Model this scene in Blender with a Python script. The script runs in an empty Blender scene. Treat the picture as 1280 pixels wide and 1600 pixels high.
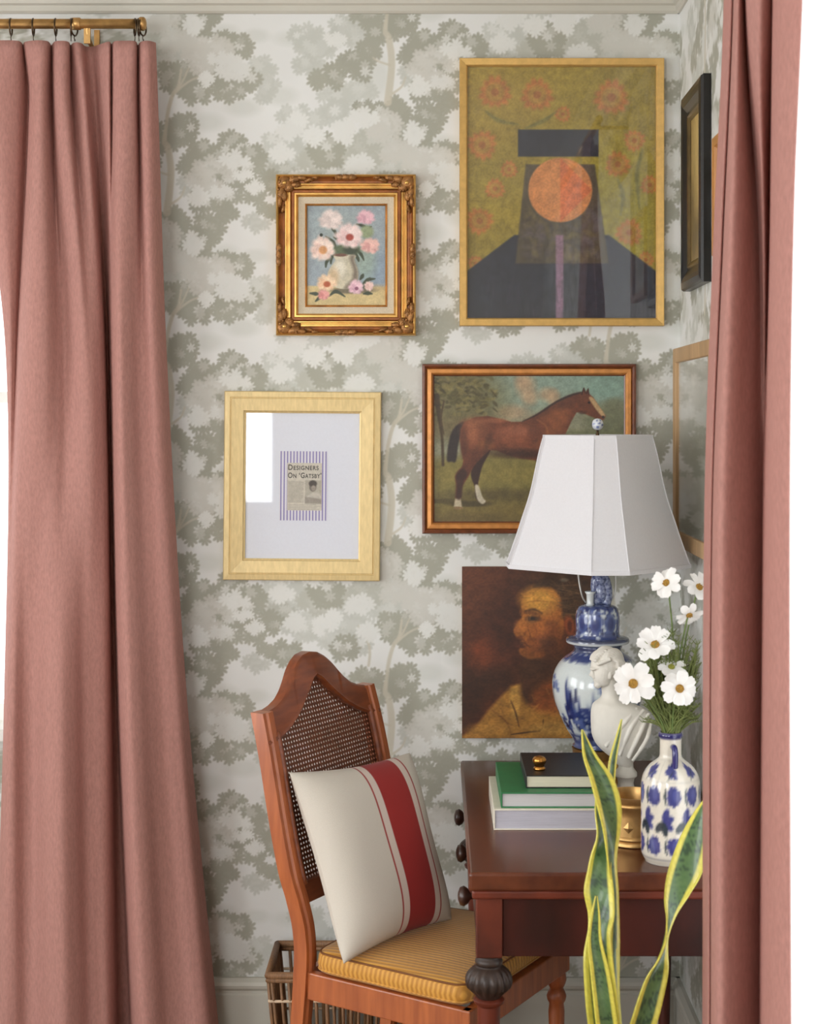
import bpy, bmesh, math, random
import numpy as np
from mathutils import Vector, Matrix

# ------------------------------------------------------------------ camera, sky, lights, exposure
S = bpy.context.scene
COL = S.collection
S.view_settings.view_transform = 'Standard'
S.view_settings.look = 'None'
S.view_settings.gamma = 1.0
S.view_settings.use_curve_mapping = False
S.view_settings.exposure = 0.28
CAM_D, FOC, EYE = 4.2, 2520.0, 1.65       # distance to the papered wall, focal length in px, eye height
cd = bpy.data.cameras.new('camera')
cam = bpy.data.objects.new('camera', cd)
COL.objects.link(cam)
cam.location = (0, -CAM_D, EYE)
cam.rotation_euler = (math.pi / 2, 0, 0)
cd.sensor_fit = 'VERTICAL'
cd.sensor_height = 36.0
cd.sensor_width = 28.8
cd.lens = FOC / 1600 * 36
cd.shift_x = -40 / 1600
cd.shift_y = -150 / 1600
cd.clip_start = 0.05
cd.dof.use_dof = True
cd.dof.focus_distance = 4.0
cd.dof.aperture_fstop = 6.3
S.camera = cam

w = bpy.data.worlds.new('overcast_sky')
S.world = w
w.use_nodes = True
bg = w.node_tree.nodes['Background']
bg.inputs[0].default_value = (0.96, 0.98, 1.0, 1)
bg.inputs[1].default_value = 2.2


def area(name, loc, rot, sx, sy, power, col=(1, 1, 1)):
    l = bpy.data.lights.new(name, 'AREA')
    l.shape = 'RECTANGLE'
    l.size, l.size_y, l.energy, l.color = sx, sy, power, col
    o = bpy.data.objects.new(name, l)
    COL.objects.link(o)
    o.location, o.rotation_euler = loc, rot
    return o


R90 = math.pi / 2
# daylight entering by the tall windows of the left wall and the window behind the camera
area('window_daylight', (-3.22, -3.95, 1.55), (0, -R90, 0), 1.9, 1.4, 40, (.955, .98, 1))
area('window_daylight', (-3.22, -1.75, 1.55), (0, -R90, 0), 1.9, 1.4, 28, (.955, .98, 1))
area('window_daylight', (-1.6, -5.22, 1.8), (R90, 0, 0), 1.3, 1.3, 36, (.955, .98, 1))

# ------------------------------------------------------------------ helpers
rnd = random.Random(7)
nrg = np.random.default_rng(11)


def lin(c):
    c = np.asarray(c, dtype=float) / 255.0
    return np.where(c <= .04045, c / 12.92, ((c + .055) / 1.055) ** 2.4)


def P(px, py, d):
    """a place in the room seen at photo pixel px,py at distance d from the camera"""
    return Vector(((px - 680) / FOC * d, d - CAM_D, EYE - (py - 650) / FOC * d))


def nodes_of(m):
    m.use_nodes = True
    nt = m.node_tree
    return nt, nt.nodes['Principled BSDF']


def mat(name, col, rough=.5, metal=0., var=.12, scale=30., stretch=(1, 1, 1), bump=.0, bscale=None, coat=0., sheen=0., trans=0., col2=None, spec=.5):
    """procedural material: base colour varied by noise in object space, optional fine relief"""
    m = bpy.data.materials.new(name)
    nt, b = nodes_of(m)
    N, L = nt.nodes, nt.links
    c = lin(col)
    c2 = lin(col2) if col2 is not None else c * (1 - var)
    tc = N.new('ShaderNodeTexCoord')
    mp = N.new('ShaderNodeMapping')
    mp.inputs['Scale'].default_value = stretch
    L.new(tc.outputs['Object'], mp.inputs['Vector'])
    nz = N.new('ShaderNodeTexNoise')
    nz.inputs['Scale'].default_value = scale
    nz.inputs['Detail'].default_value = 5
    L.new(mp.outputs['Vector'], nz.inputs['Vector'])
    rp = N.new('ShaderNodeValToRGB')
    rp.color_ramp.elements[0].position = .32
    rp.color_ramp.elements[1].position = .68
    rp.color_ramp.elements[0].color = (*c2, 1)
    rp.color_ramp.elements[1].color = (*np.minimum(c * (1 + var * .4), 1), 1) if col2 is None else (*c, 1)
    L.new(nz.outputs['Fac'], rp.inputs['Fac'])
    L.new(rp.outputs['Color'], b.inputs['Base Color'])
    b.inputs['Roughness'].default_value = rough
    b.inputs['Metallic'].default_value = metal
    b.inputs['Specular IOR Level'].default_value = spec
    b.inputs['Coat Weight'].default_value = coat
    b.inputs['Coat Roughness'].default_value = .15
    if sheen:
        b.inputs['Sheen Weight'].default_value = sheen
        b.inputs['Sheen Roughness'].default_value = .4
        b.inputs['Sheen Tint'].default_value = (*np.minimum(c * 1.6, 1), 1)
    if bump:
        n2 = N.new('ShaderNodeTexNoise')
        n2.inputs['Scale'].default_value = bscale or scale * 4
        n2.inputs['Detail'].default_value = 4
        L.new(mp.outputs['Vector'], n2.inputs['Vector'])
        bp = N.new('ShaderNodeBump')
        bp.inputs['Strength'].default_value = bump
        bp.inputs['Distance'].default_value = .002
        L.new(n2.outputs['Fac'], bp.inputs['Height'])
        L.new(bp.outputs['Normal'], b.inputs['Normal'])
    if trans:
        tr = N.new('ShaderNodeBsdfTranslucent')
        L.new(rp.outputs['Color'], tr.inputs['Color'])
        mx = N.new('ShaderNodeMixShader')
        mx.inputs[0].default_value = trans
        L.new(b.outputs[0], mx.inputs[1])
        L.new(tr.outputs[0], mx.inputs[2])
        L.new(mx.outputs[0], N['Material Output'].inputs['Surface'])
    return m


def printed(name, rough=.6, coat=0., bump=0., bscale=400., stretch=(1, 1, 1), sheen=0.):
    """material whose pattern colours come from the colour attribute 'Col', with fine grain"""
    m = bpy.data.materials.new(name)
    nt, b = nodes_of(m)
    N, L = nt.nodes, nt.links
    at = N.new('ShaderNodeAttribute')
    at.attribute_name = 'Col'
    tc = N.new('ShaderNodeTexCoord')
    mp = N.new('ShaderNodeMapping')
    mp.inputs['Scale'].default_value = stretch
    L.new(tc.outputs['Object'], mp.inputs['Vector'])
    nz = N.new('ShaderNodeTexNoise')
    nz.inputs['Scale'].default_value = bscale
    nz.inputs['Detail'].default_value = 3
    L.new(mp.outputs['Vector'], nz.inputs['Vector'])
    mr = N.new('ShaderNodeMapRange')
    mr.inputs['To Min'].default_value = .93
    mr.inputs['To Max'].default_value = 1.05
    L.new(nz.outputs['Fac'], mr.inputs['Value'])
    vm = N.new('ShaderNodeVectorMath')
    vm.operation = 'SCALE'
    L.new(at.outputs['Color'], vm.inputs[0])
    L.new(mr.outputs['Result'], vm.inputs['Scale'])
    L.new(vm.outputs['Vector'], b.inputs['Base Color'])
    b.inputs['Roughness'].default_value = rough
    b.inputs['Coat Weight'].default_value = coat
    b.inputs['Coat Roughness'].default_value = .08
    b.inputs['Sheen Weight'].default_value = sheen
    if bump:
        bp = N.new('ShaderNodeBump')
        bp.inputs['Strength'].default_value = bump
        bp.inputs['Distance'].default_value = .001
        L.new(nz.outputs['Fac'], bp.inputs['Height'])
        L.new(bp.outputs['Normal'], b.inputs['Normal'])
    return m


def glass_mat(name, tint=(1, 1, 1), refl=1.0):
    m = bpy.data.materials.new(name)
    m.use_nodes = True
    nt = m.node_tree
    N, L = nt.nodes, nt.links
    N.remove(N['Principled BSDF'])
    lw = N.new('ShaderNodeLayerWeight')
    lw.inputs['Blend'].default_value = .5
    pw = N.new('ShaderNodeMath')
    pw.operation = 'POWER'
    pw.inputs[1].default_value = 5
    L.new(lw.outputs['Facing'], pw.inputs[0])
    fr = N.new('ShaderNodeMapRange')
    fr.inputs['To Min'].default_value = .035
    fr.inputs['To Max'].default_value = .9
    L.new(pw.outputs[0], fr.inputs['Value'])
    tr = N.new('ShaderNodeBsdfTransparent')
    tr.inputs['Color'].default_value = (*tint, 1)
    gl = N.new('ShaderNodeBsdfGlossy')
    gl.inputs['Roughness'].default_value = .02
    gl.inputs['Color'].default_value = (refl, refl, refl, 1)
    mx = N.new('ShaderNodeMixShader')
    L.new(fr.outputs[0], mx.inputs[0])
    L.new(tr.outputs[0], mx.inputs[1])
    L.new(gl.outputs[0], mx.inputs[2])
    L.new(mx.outputs[0], N['Material Output'].inputs['Surface'])
    return m


def link(name, me, m, parent=None):
    o = bpy.data.objects.new(name, me)
    COL.objects.link(o)
    if m is not None and not me.materials:
        me.materials.append(m)
    if parent is not None:
        o.parent = parent
    return o


class MB:
    """collects shapes that become one mesh"""

    def __init__(self):
        self.v, self.f = [], []

    def add(self, vs, fs):
        k = len(self.v)
        self.v += [tuple(p) for p in vs]
        self.f += [tuple(i + k for i in f) for f in fs]
        return self

    def box(self, x0, x1, y0, y1, z0, z1):
        vs = [(x, y, z) for z in (z0, z1) for y in (y0, y1) for x in (x0, x1)]
        return self.add(vs, [(0, 2, 3, 1), (4, 5, 7, 6), (0, 1, 5, 4), (2, 6, 7, 3), (0, 4, 6, 2), (1, 3, 7, 5)])

    def hexa(self, bottom, top):
        """eight corners: two quads, each counter-clockwise from above"""
        return self.add(list(bottom) + list(top),
                        [(3, 2, 1, 0), (4, 5, 6, 7), (0, 1, 5, 4), (1, 2, 6, 5), (2, 3, 7, 6), (3, 0, 4, 7)])

    def tube(self, pts, r, n=10, cap=True, flat=1.0):
        pts = [Vector(p) for p in pts]
        rs = r if isinstance(r, (list, tuple)) else [r] * len(pts)
        t = [(pts[min(i + 1, len(pts) - 1)] - pts[max(i - 1, 0)]).normalized() for i in range(len(pts))]
        up = Vector((0, 0, 1)) if abs(t[0].z) < .9 else Vector((1, 0, 0))
        a = t[0].cross(up).normalized()
        vs = []
        for i, p in enumerate(pts):
            a = (a - t[i] * a.dot(t[i])).normalized()
            b = t[i].cross(a)
            for k in range(n):
                q = 2 * math.pi * k / n
                vs.append(p + (a * math.cos(q) + b * math.sin(q) * flat) * rs[i])
        fs = [(i * n + k, i * n + (k + 1) % n, (i + 1) * n + (k + 1) % n, (i + 1) * n + k)
              for i in range(len(pts) - 1) for k in range(n)]
        if cap:
            fs += [tuple(range(n))[::-1], tuple((len(pts) - 1) * n + k for k in range(n))]
        return self.add(vs, fs)

    def lathe(self, prof, n=40, c=(0, 0, 0)):
        vs = [(c[0] + r * math.cos(2 * math.pi * k / n), c[1] + r * math.sin(2 * math.pi * k / n), c[2] + z)
              for r, z in prof for k in range(n)]
        fs = [(i * n + k, i * n + (k + 1) % n, (i + 1) * n + (k + 1) % n, (i + 1) * n + k)
              for i in range(len(prof) - 1) for k in range(n)]
        fs += [tuple(range(n))[::-1], tuple((len(prof) - 1) * n + k for k in range(n))]
        return self.add(vs, fs)

    def ball(self, c, r, n=12, m=8, rot=None):
        r = r if isinstance(r, (tuple, list)) else (r, r, r)
        vs = []
        for i in range(m + 1):
            ph = math.pi * i / m
            for k in range(n):
                q = 2 * math.pi * k / n
                p = Vector((r[0] * math.sin(ph) * math.cos(q), r[1] * math.sin(ph) * math.sin(q), r[2] * math.cos(ph)))
                if rot is not None:
                    p = rot @ p
                vs.append(p + Vector(c))
        fs = [(i * n + k, (i + 1) * n + k, (i + 1) * n + (k + 1) % n, i * n + (k + 1) % n) for i in range(m) for k in range(n)]
        return self.add(vs, fs)

    def ring_frame(self, w, h, prof):
        """mitred picture moulding; prof = (inset, height off the wall)"""
        vs = []
        for t, hh in prof:
            a, b = w / 2 - t, h / 2 - t
            vs += [(-a, -hh, -b), (a, -hh, -b), (a, -hh, b), (-a, -hh, b)]
        fs = []
        n = len(prof)
        for i in range(n):
            j = (i + 1) % n
            for k in range(4):
                q = (k + 1) % 4
                fs.append((i * 4 + k, i * 4 + q, j * 4 + q, j * 4 + k))
        return self.add(vs, fs)

    def prism(self, poly, fn, a, b):
        """poly (2-D) extruded from a to b by fn(x, y, t)"""
        n = len(poly)
        vs = [fn(x, y, a) for x, y in poly] + [fn(x, y, b) for x, y in poly]
        fs = [tuple(range(n))[::-1], tuple(range(n, 2 * n))] + [(i, (i + 1) % n, n + (i + 1) % n, n + i) for i in range(n)]
        return self.add(vs, fs)

    def build(self, name, m, parent=None, smooth=False, bevel=0., seg=2, fix=True):
        me = bpy.data.meshes.new(name)
        me.from_pydata(self.v, [], self.f)
        if fix:
            bm = bmesh.new()
            bm.from_mesh(me)
            bmesh.ops.recalc_face_normals(bm, faces=bm.faces)
            bm.to_mesh(me)
            bm.free()
        if smooth:
            me.polygons.foreach_set('use_smooth', [True] * len(me.polygons))
        o = link(name, me, m, parent)
        if bevel:
            bv = o.modifiers.new('bevel', 'BEVEL')
            bv.width, bv.segments, bv.limit_method = bevel, seg, 'ANGLE'
            bv.angle_limit = .6
        return o


def smooth_angle(o, ang=40):
    me = o.data
    me.polygons.foreach_set('use_smooth', [True] * len(me.polygons))
    me.update()
    bm = bmesh.new()
    bm.from_mesh(me)
    for e in bm.edges:
        if len(e.link_faces) == 2 and e.calc_face_angle(0) > math.radians(ang):
            e.smooth = False
    bm.to_mesh(me)
    bm.free()
    return o


def grid_obj(name, V, C, m, parent=None, keep=None, smooth=True, wrap=False):
    """V (n,k,3) points, C (n,k,3) linear colours"""
    V = np.asarray(V, float)
    n, k, _ = V.shape
    I = np.arange(n * k).reshape(n, k)
    if wrap:
        J = np.roll(I, -1, axis=1)
        q = np.stack([I[:-1], J[:-1], J[1:], I[1:]], -1)
    else:
        q = np.stack([I[:-1, :-1], I[:-1, 1:], I[1:, 1:], I[1:, :-1]], -1)
    q = q.reshape(-1, 4)
    if keep is not None:
        q = q[np.asarray(keep).reshape(-1)]
    me = bpy.data.meshes.new(name)
    me.vertices.add(n * k)
    me.vertices.foreach_set('co', V.reshape(-1).astype(np.float32))
    me.loops.add(q.size)
    me.loops.foreach_set('vertex_index', q.reshape(-1).astype(np.int32))
    me.polygons.add(len(q))
    me.polygons.foreach_set('loop_start', (np.arange(len(q)) * 4).astype(np.int32))
    me.polygons.foreach_set('use_smooth', np.full(len(q), smooth))
    me.update(calc_edges=True)
    me.validate()
    if C is not None:
        ca = me.color_attributes.new('Col', 'FLOAT_COLOR', 'POINT')
        cc = np.ones((n * k, 4), np.float32)
        cc[:, :3] = np.asarray(C).reshape(-1, 3)
        ca.data.foreach_set('color', cc.reshape(-1))
    return link(name, me, m, parent)


def thing(name, label, cat, loc=(0, 0, 0), rot=(0, 0, 0), group=None):
    o = bpy.data.objects.new(name, None)
    COL.objects.link(o)
    o.location, o.rotation_euler = loc, rot
    o.empty_display_size = .05
    return tag(o, label, cat, group)


def tag(o, label, cat, group=None):
    o['label'], o['category'] = label, cat
    if group:
        o['group'] = group
    return o


def struct(o):
    o['kind'] = 'structure'
    return o


def catmull(pts, n, closed=False):
    p = np.asarray(pts, float)
    k = len(p)
    seg = k if closed else k - 1
    out = []
    t = np.linspace(0, seg, n, endpoint=not closed)
    i = np.minimum(t.astype(int), seg - 1)
    f = (t - i)[:, None]
    if closed:
        a, b, c, d = p[(i - 1) % k], p[i % k], p[(i + 1) % k], p[(i + 2) % k]
    else:
        a, b, c, d = p[np.maximum(i - 1, 0)], p[i], p[i + 1], p[np.minimum(i + 2, k - 1)]
    return .5 * (2 * b + (c - a) * f + (2 * a - 5 * b + 4 * c - d) * f ** 2 + (3 * b - a - 3 * c + d) * f ** 3)


# ------------------------------------------------------------------ painting in colour arrays (for prints and canvases)
def vnoise(h, w, sy, sx):
    gy, gx = int(h / sy) + 3, int(w / sx) + 3
    g = nrg.random((gy, gx))
    y, x = np.arange(h) / sy, np.arange(w) / sx
    iy, ix = y.astype(int), x.astype(int)
    fy, fx = (y - iy)[:, None], (x - ix)[None, :]
    fy, fx = fy * fy * (3 - 2 * fy), fx * fx * (3 - 2 * fx)
    a, b = g[iy][:, ix], g[iy][:, ix + 1]
    c, d = g[iy + 1][:, ix], g[iy + 1][:, ix + 1]
    return (a * (1 - fx) + b * fx) * (1 - fy) + (c * (1 - fx) + d * fx) * fy


class Canvas:
    def __init__(s, x0, y0, x1, y1, w, h, col):
        s.x0, s.y0, s.x1, s.y1, s.w, s.h = x0, y0, x1, y1, w, h
        s.a = np.empty((h, w, 3))
        s.a[:] = col
        s.xs = x0 + (np.arange(w) + .5) * (x1 - x0) / w
        s.ys = y0 + (np.arange(h) + .5) * (y1 - y0) / h

    def sub(s, xa, ya, xb, yb):
        i0, i1 = np.searchsorted(s.xs, [xa, xb])
        j0, j1 = np.searchsorted(s.ys, [ya, yb])
        if i1 <= i0 or j1 <= j0:
            return None
        return slice(j0, j1), slice(i0, i1), s.xs[i0:i1][None, :], s.ys[j0:j1][:, None]

    def put(s, r, m, col):
        m = m[..., None]
        s.a[r[0], r[1]] = s.a[r[0], r[1]] * (1 - m) + np.asarray(col, float) * m

    def ell(s, cx, cy, rx, ry, col, f=.25, alpha=1., ang=0., lobes=0, depth=.25, ph=0.):
        R = max(rx, ry) * 1.5
        r = s.sub(cx - R, cy - R, cx + R, cy + R)
        if r is None:
            return s
        dx, dy = r[2] - cx, r[3] - cy
        ca, sa = math.cos(ang), math.sin(ang)
        u, v = (dx * ca + dy * sa) / rx, (-dx * sa + dy * ca) / ry
        q = np.sqrt(u * u + v * v)
        lim = 1.
        if lobes:
            th = np.arctan2(v, u)
            lim = 1 - depth + depth * 1.5 * np.abs(np.sin(lobes * th / 2 + ph)) ** .6 * (.75 + .25 * np.sin(3 * th + ph * 2))
        m = np.clip((lim - q) / max(f, 1e-3) + .5, 0, 1) * alpha
        s.put(r, m, col)
        return s

    def poly(s, pts, col, f=3., alpha=1., smooth=0):
        p = catmull(pts, smooth, True) if smooth else np.asarray(pts, float)
        xa, ya = p.min(0) - 2 * f
        xb, yb = p.max(0) + 2 * f
        r = s.sub(xa, ya, xb, yb)
        if r is None:
            return s
        X, Y = np.broadcast_arrays(r[2], r[3])
        ins = np.zeros(X.shape, bool)
        dist = np.full(X.shape, 1e9)
        for i in range(len(p)):
            ax, ay = p[i]
            bx, by = p[(i + 1) % len(p)]
            if ay != by:
                cr = ((ay > Y) != (by > Y)) & (X < (bx - ax) * (Y - ay) / (by - ay) + ax)
                ins ^= cr
            ex, ey = bx - ax, by - ay
            L2 = ex * ex + ey * ey + 1e-9
            t = np.clip(((X - ax) * ex + (Y - ay) * ey) / L2, 0, 1)
            dist = np.minimum(dist, (X - ax - t * ex) ** 2 + (Y - ay - t * ey) ** 2)
        sd = np.sqrt(dist) * np.where(ins, 1, -1)
        s.put(r, np.clip(sd / (2 * f) + .5, 0, 1) * alpha, col)
        return s

    def line(s, pts, wd, col, f=1.5, alpha=1., smooth=24):
        p = catmull(pts, smooth) if smooth and len(pts) > 2 else np.asarray(pts, float)
        ws = np.interp(np.linspace(0, 1, len(p)), np.linspace(0, 1, len(wd)), wd) if isinstance(wd, (list, tuple)) else np.full(len(p), wd)
        g = ws.max() + 2 * f
        xa, ya = p.min(0) - g
        xb, yb = p.max(0) + g
        r = s.sub(xa, ya, xb, yb)
        if r is None:
            return s
        X, Y = np.broadcast_arrays(r[2], r[3])
        best = np.full(X.shape, -1e9)
        for i in range(len(p) - 1):
            ax, ay = p[i]
            ex, ey = p[i + 1] - p[i]
            L2 = ex * ex + ey * ey + 1e-9
            t = np.clip(((X - ax) * ex + (Y - ay) * ey) / L2, 0, 1)
            d = np.sqrt((X - ax - t * ex) ** 2 + (Y - ay - t * ey) ** 2)
            best = np.maximum(best, (ws[i] * (1 - t) + ws[i + 1] * t) / 2 - d)
        s.put(r, np.clip(best / (2 * f) + .5, 0, 1) * alpha, col)
        return s

    def grain(s, amt, sy=2.5, sx=2.5):
        s.a *= 1 + amt * (vnoise(s.h, s.w, sy, sx) - .5)[..., None] + amt * (vnoise(s.h, s.w, sy * 4, sx * 4) - .5)[..., None]
        return s

    def lin(s):
        return lin(np.clip(s.a, 0, 255))

    def sample(s, X, Y, wrap=True):
        """bilinear lookup at canvas coordinates"""
        u = (np.asarray(X) - s.x0) / (s.x1 - s.x0) * s.w - .5
        v = (np.asarray(Y) - s.y0) / (s.y1 - s.y0) * s.h - .5
        i, j = np.floor(u).astype(int), np.floor(v).astype(int)
        fu, fv = (u - i)[..., None], (v - j)[..., None]
        if wrap:
            i0, i1, j0, j1 = i % s.w, (i + 1) % s.w, j % s.h, (j + 1) % s.h
        else:
            i0, i1 = np.clip(i, 0, s.w - 1), np.clip(i + 1, 0, s.w - 1)
            j0, j1 = np.clip(j, 0, s.h - 1), np.clip(j + 1, 0, s.h - 1)
        A = s.lin()
        return (A[j0, i0] * (1 - fu) + A[j0, i1] * fu) * (1 - fv) + (A[j1, i0] * (1 - fu) + A[j1, i1] * fu) * fv


def canvas_obj(name, cv, w, h, y, m, parent, bow=0.):
    """a painted board w x h (metres) centred on the parent, its face y off the wall"""
    xs = np.linspace(-w / 2, w / 2, cv.w)
    zs = np.linspace(h / 2, -h / 2, cv.h)
    V = np.empty((cv.h, cv.w, 3))
    V[..., 0] = xs[None, :]
    V[..., 1] = -y
    V[..., 2] = zs[:, None]
    return grid_obj(name, V[::-1], cv.lin()[::-1], m, parent)


# ------------------------------------------------------------------ wallpaper pattern (one repeat: 690 x 344 units, half drop)
BGC, DK, MD, LT, SOFT, TAN = (221, 222, 219), (164, 164, 150), (193, 195, 187), (218, 219, 214), (207, 209, 203), (196, 191, 174)
MD2 = (180, 181, 170)
leaf = []   # (x, y, rx, ry, tone, soft)


def E(tone, *items):
    for it in items:
        leaf.append((*it, tone))


E('s', (380, 512, 26, 13), (325, 535, 24, 13), (460, 60, 30, 12), (440, 150, 24, 14), (590, 120, 20, 30), (400, 400, 20, 10), (350, 395, 22, 12))
E('m', (278, 415, 30, 22), (300, 285, 20, 18), (416, 476, 16, 30), (407, 449, 18, 13), (474, 55, 24, 14), (495, 72, 32, 24), (540, 46, 25, 20),
  (566, 62, 22, 20), (479, 102, 20, 10), (502, 114, 12, 10), (561, 142, 25, 16), (526, 151, 24, 12), (523, 175, 26, 16), (458, 182, 24, 15),
  (488, 193, 20, 14), (460, 245, 30, 20), (480, 225, 22, 14), (603, 231, 28, 26), (452, 282, 20, 17), (481, 292, 24, 24), (510, 303, 18, 22),
  (553, 289, 32, 18), (560, 318, 22, 14), (585, 210, 20, 16), (540, 255, 20, 14), (600, 262, 28, 16), (425, 255, 20, 14), (430, 225, 16, 18), (400, 348, 18, 9))
E('n', (570, 222, 34, 16), (549, 235, 20, 14), (500, 250, 40, 18), (440, 268, 20, 12), (575, 245, 22, 14))
E('d', (325, 357, 25, 22), (318, 380, 19, 20), (283, 368, 12, 22), (272, 345, 9, 15), (375, 417, 20, 15), (337, 449, 16, 12), (350, 402, 16, 7),
  (264, 465, 18, 22), (290, 455, 16, 14), (303, 486, 25, 18), (362, 480, 32, 19), (391, 469, 14, 13), (345, 468, 16, 10), (287, 539, 22, 16), (272, 559, 13, 15),
  (314, 236, 15, 15), (300, 247, 11, 10), (360, 222, 16, 14), (345, 239, 20, 10), (378, 237, 15, 13), (396, 243, 19, 13), (292, 261, 10, 11), (380, 260, 30, 12),
  (326, 273, 18, 9), (366, 284, 24, 13), (423, 285, 16, 17), (398, 302, 14, 17), (315, 316, 17, 14), (353, 309, 20, 13), (355, 332, 13, 11),
  (552, 96, 26, 13), (577, 83, 17, 16), (587, 66, 9, 17), (523, 118, 16, 16), (563, 110, 16, 13), (495, 125, 10, 9),
  (575, 28, 24, 12), (587, 46, 14, 16), (629, 34, 28, 18), (577, 168, 30, 7), (509, 236, 30, 24), (631, 193, 11, 24), (620, 166, 9, 12),
  (445, 332, 28, 15), (539, 325, 20, 17), (416, 328, 10, 8))
E('p', (278, 408, 26, 16), (337, 420, 32, 15), (310, 428, 24, 14), (318, 450, 14, 9), (334, 262, 30, 13), (310, 278, 16, 10), (330, 292, 16, 9), (605, 195, 22, 20), (590, 205, 14, 12))
E('l', (302, 381, 12, 12), (323, 468, 8, 9), (368, 250, 16, 10), (310, 307, 10, 12), (346, 300, 15, 8), (398, 293, 11, 8), (380, 274, 12, 6), (465, 189, 10, 9),
  (570, 184, 17, 11), (537, 205, 14, 15), (561, 257, 18, 11), (460, 284, 11, 10), (490, 212, 14, 9), (350, 437, 24, 8), (365, 455, 26, 9), (524, 62, 14, 8),
  (452, 205, 14, 9), (440, 240, 12, 10), (520, 280, 9, 12), (500, 290, 8, 14), (575, 300, 12, 10))
TONE = {'s': SOFT, 'm': MD, 'n': MD2, 'd': DK, 'p': (201, 200, 192), 'l': LT}
wp = Canvas(0, 0, 690, 344, 1104, 550, BGC)
wp.a *= 1 - .025 * (vnoise(550, 1104, 90, 90) - .5)[..., None]
trunks = [([(283, 452), (279, 478), (270, 492), (262, 522), (258, 560)], [3, 5, 6, 6, 5]),
          ([(296, 448), (286, 470), (279, 482)], [2, 3, 4]), ([(333, 461), (304, 467), (286, 478), (274, 489)], [1.5, 3, 3.5, 4]),
          ([(258, 548), (257, 566), (262, 574), (267, 606), (266, 634), (261, 676)], [5, 8, 10, 11, 11, 12]),
          ([(269, 662), (283, 651), (289, 636)], [4, 3, 2]), ([(265, 618), (247, 612), (238, 606)], [3.5, 3, 2]),
          ([(560, 290), (572, 306), (578, 330), (576, 352)], [3, 4, 4, 4])]


def wrapped(fn):
    for ox, oy in ((0, 0), (345, -172)):
        for kx in (-1, 0, 1):
            for ky in (-3, -2, -1, 0, 1, 2):
                fn(ox + kx * 690, oy + ky * 344)


for tone in 'smndTpl':
    if tone == 'T':
        for pts, wd in trunks:
            wrapped(lambda ox, oy: wp.line([(x + ox, y + oy) for x, y in pts], wd, TAN, 1.0, .85, 14))
        continue
    for it in leaf:
        if it[4] != tone:
            continue
        x, y, rx, ry = it[:4]
        ph = rnd.random() * 6
        nl = max(7, int((rx + ry) * math.pi / 8.5))
        if tone in 's':
            wrapped(lambda ox, oy: wp.ell(x + ox, y + oy, rx, ry, TONE[tone], .8, .8))
        else:
            an = rnd.uniform(-.35, .35)
            cc = np.array(TONE[tone]) + rnd.uniform(-3, 3)
            al = .95 if tone in 'dl' else .8
            per = math.pi * (rx + ry)
            small = min(rx, ry) < 9
            lr_ = 4.6 if small else 6.6            # leaf body radius
            nl_ = max(4, int(per / (13 if small else 18)))
            bits = []
            for k in range(nl_):
                q = 2 * math.pi * (k + rnd.uniform(-.2, .2)) / nl_
                g_ = .80 + .10 * math.sin(q * 2 + ph) + rnd.uniform(-.10, .08)
                bx_, by_ = math.cos(q) * rx * g_, math.sin(q) * ry * g_
                dq = math.atan2(math.sin(q) / ry, math.cos(q) / rx) + rnd.uniform(-.3, .3)
                bits.append((bx_, by_, lr_ * .92, lr_ * .92, 0))
                for m_ in range(6):
                    aq = dq + (m_ - 2.5) * .74 + rnd.uniform(-.1, .1)
                    fr_ = lr_ * rnd.uniform(1.0, 1.3)
                    bits.append((bx_ + math.cos(aq) * fr_, by_ + math.sin(aq) * fr_, lr_ * .58, lr_ * .36, aq))
            inner = []
            if tone in 'dnm' and rx * ry > 170:
                for k in range(int(rx * ry / 170) + 1):
                    inner.append((rnd.uniform(-.55, .55) * rx, rnd.uniform(-.7, .45) * ry, rnd.uniform(4.2, 6.2), rnd.uniform(0, 6), rnd.choice([0, 1, 1, 2])))
            def spray(ox, oy):
                if ox + x < -60 or ox + x > 750 or oy + y < -60 or oy + y > 404:
                    return
                wp.ell(x + ox, y + oy, rx * .78, ry * .76, cc, 2.5 / min(rx, ry), al, 0)
                for u1, v1, r1, r2, dq in bits:
                    wp.ell(x + ox + u1, y + oy + v1, r1, r2, cc, .5, al, dq)
                for u1, v1, r1, q1, tn in inner:
                    ic = cc + (np.array(LT) - cc) * (.22, .42, .8)[tn]
                    wp.ell(x + ox + u1, y + oy + v1, r1 * .8, r1 * .8, ic, .5, .9)
                    for m_ in range(7):
                        aq = q1 + m_ * math.pi / 3.5
                        wp.ell(x + ox + u1 + math.cos(aq) * r1, y + oy + v1 + math.sin(aq) * r1, r1 * .6, r1 * .3, ic, .5, .9, aq)
            wrapped(spray)


def paper(U, Z):
    return wp.sample(680 + U * 600, 650 - (Z - EYE) * 600)


M_paper = printed('printed_wallpaper', .62, bump=.05, bscale=900)

# ------------------------------------------------------------------ the room
XR, YN, XL, ZC = .637, -5.3, -3.3, 2.84
WL = (-2.45, -1.075, .84, 2.56)          # window in the papered back wall: x0, x1, z0, z1
WR = (-2.5, -1.10, .42, 2.52)            # window in the right wall: y0, y1, z0, z1


def lines(*spans):
    """grid lines: spans (start, end, step) chained"""
    out = []
    for a, b, st in spans:
        n = max(1, round(abs(b - a) / st))
        out += list(np.linspace(a, b, n + 1)[:-1])
    return np.array(out + [spans[-1][1]])


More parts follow.
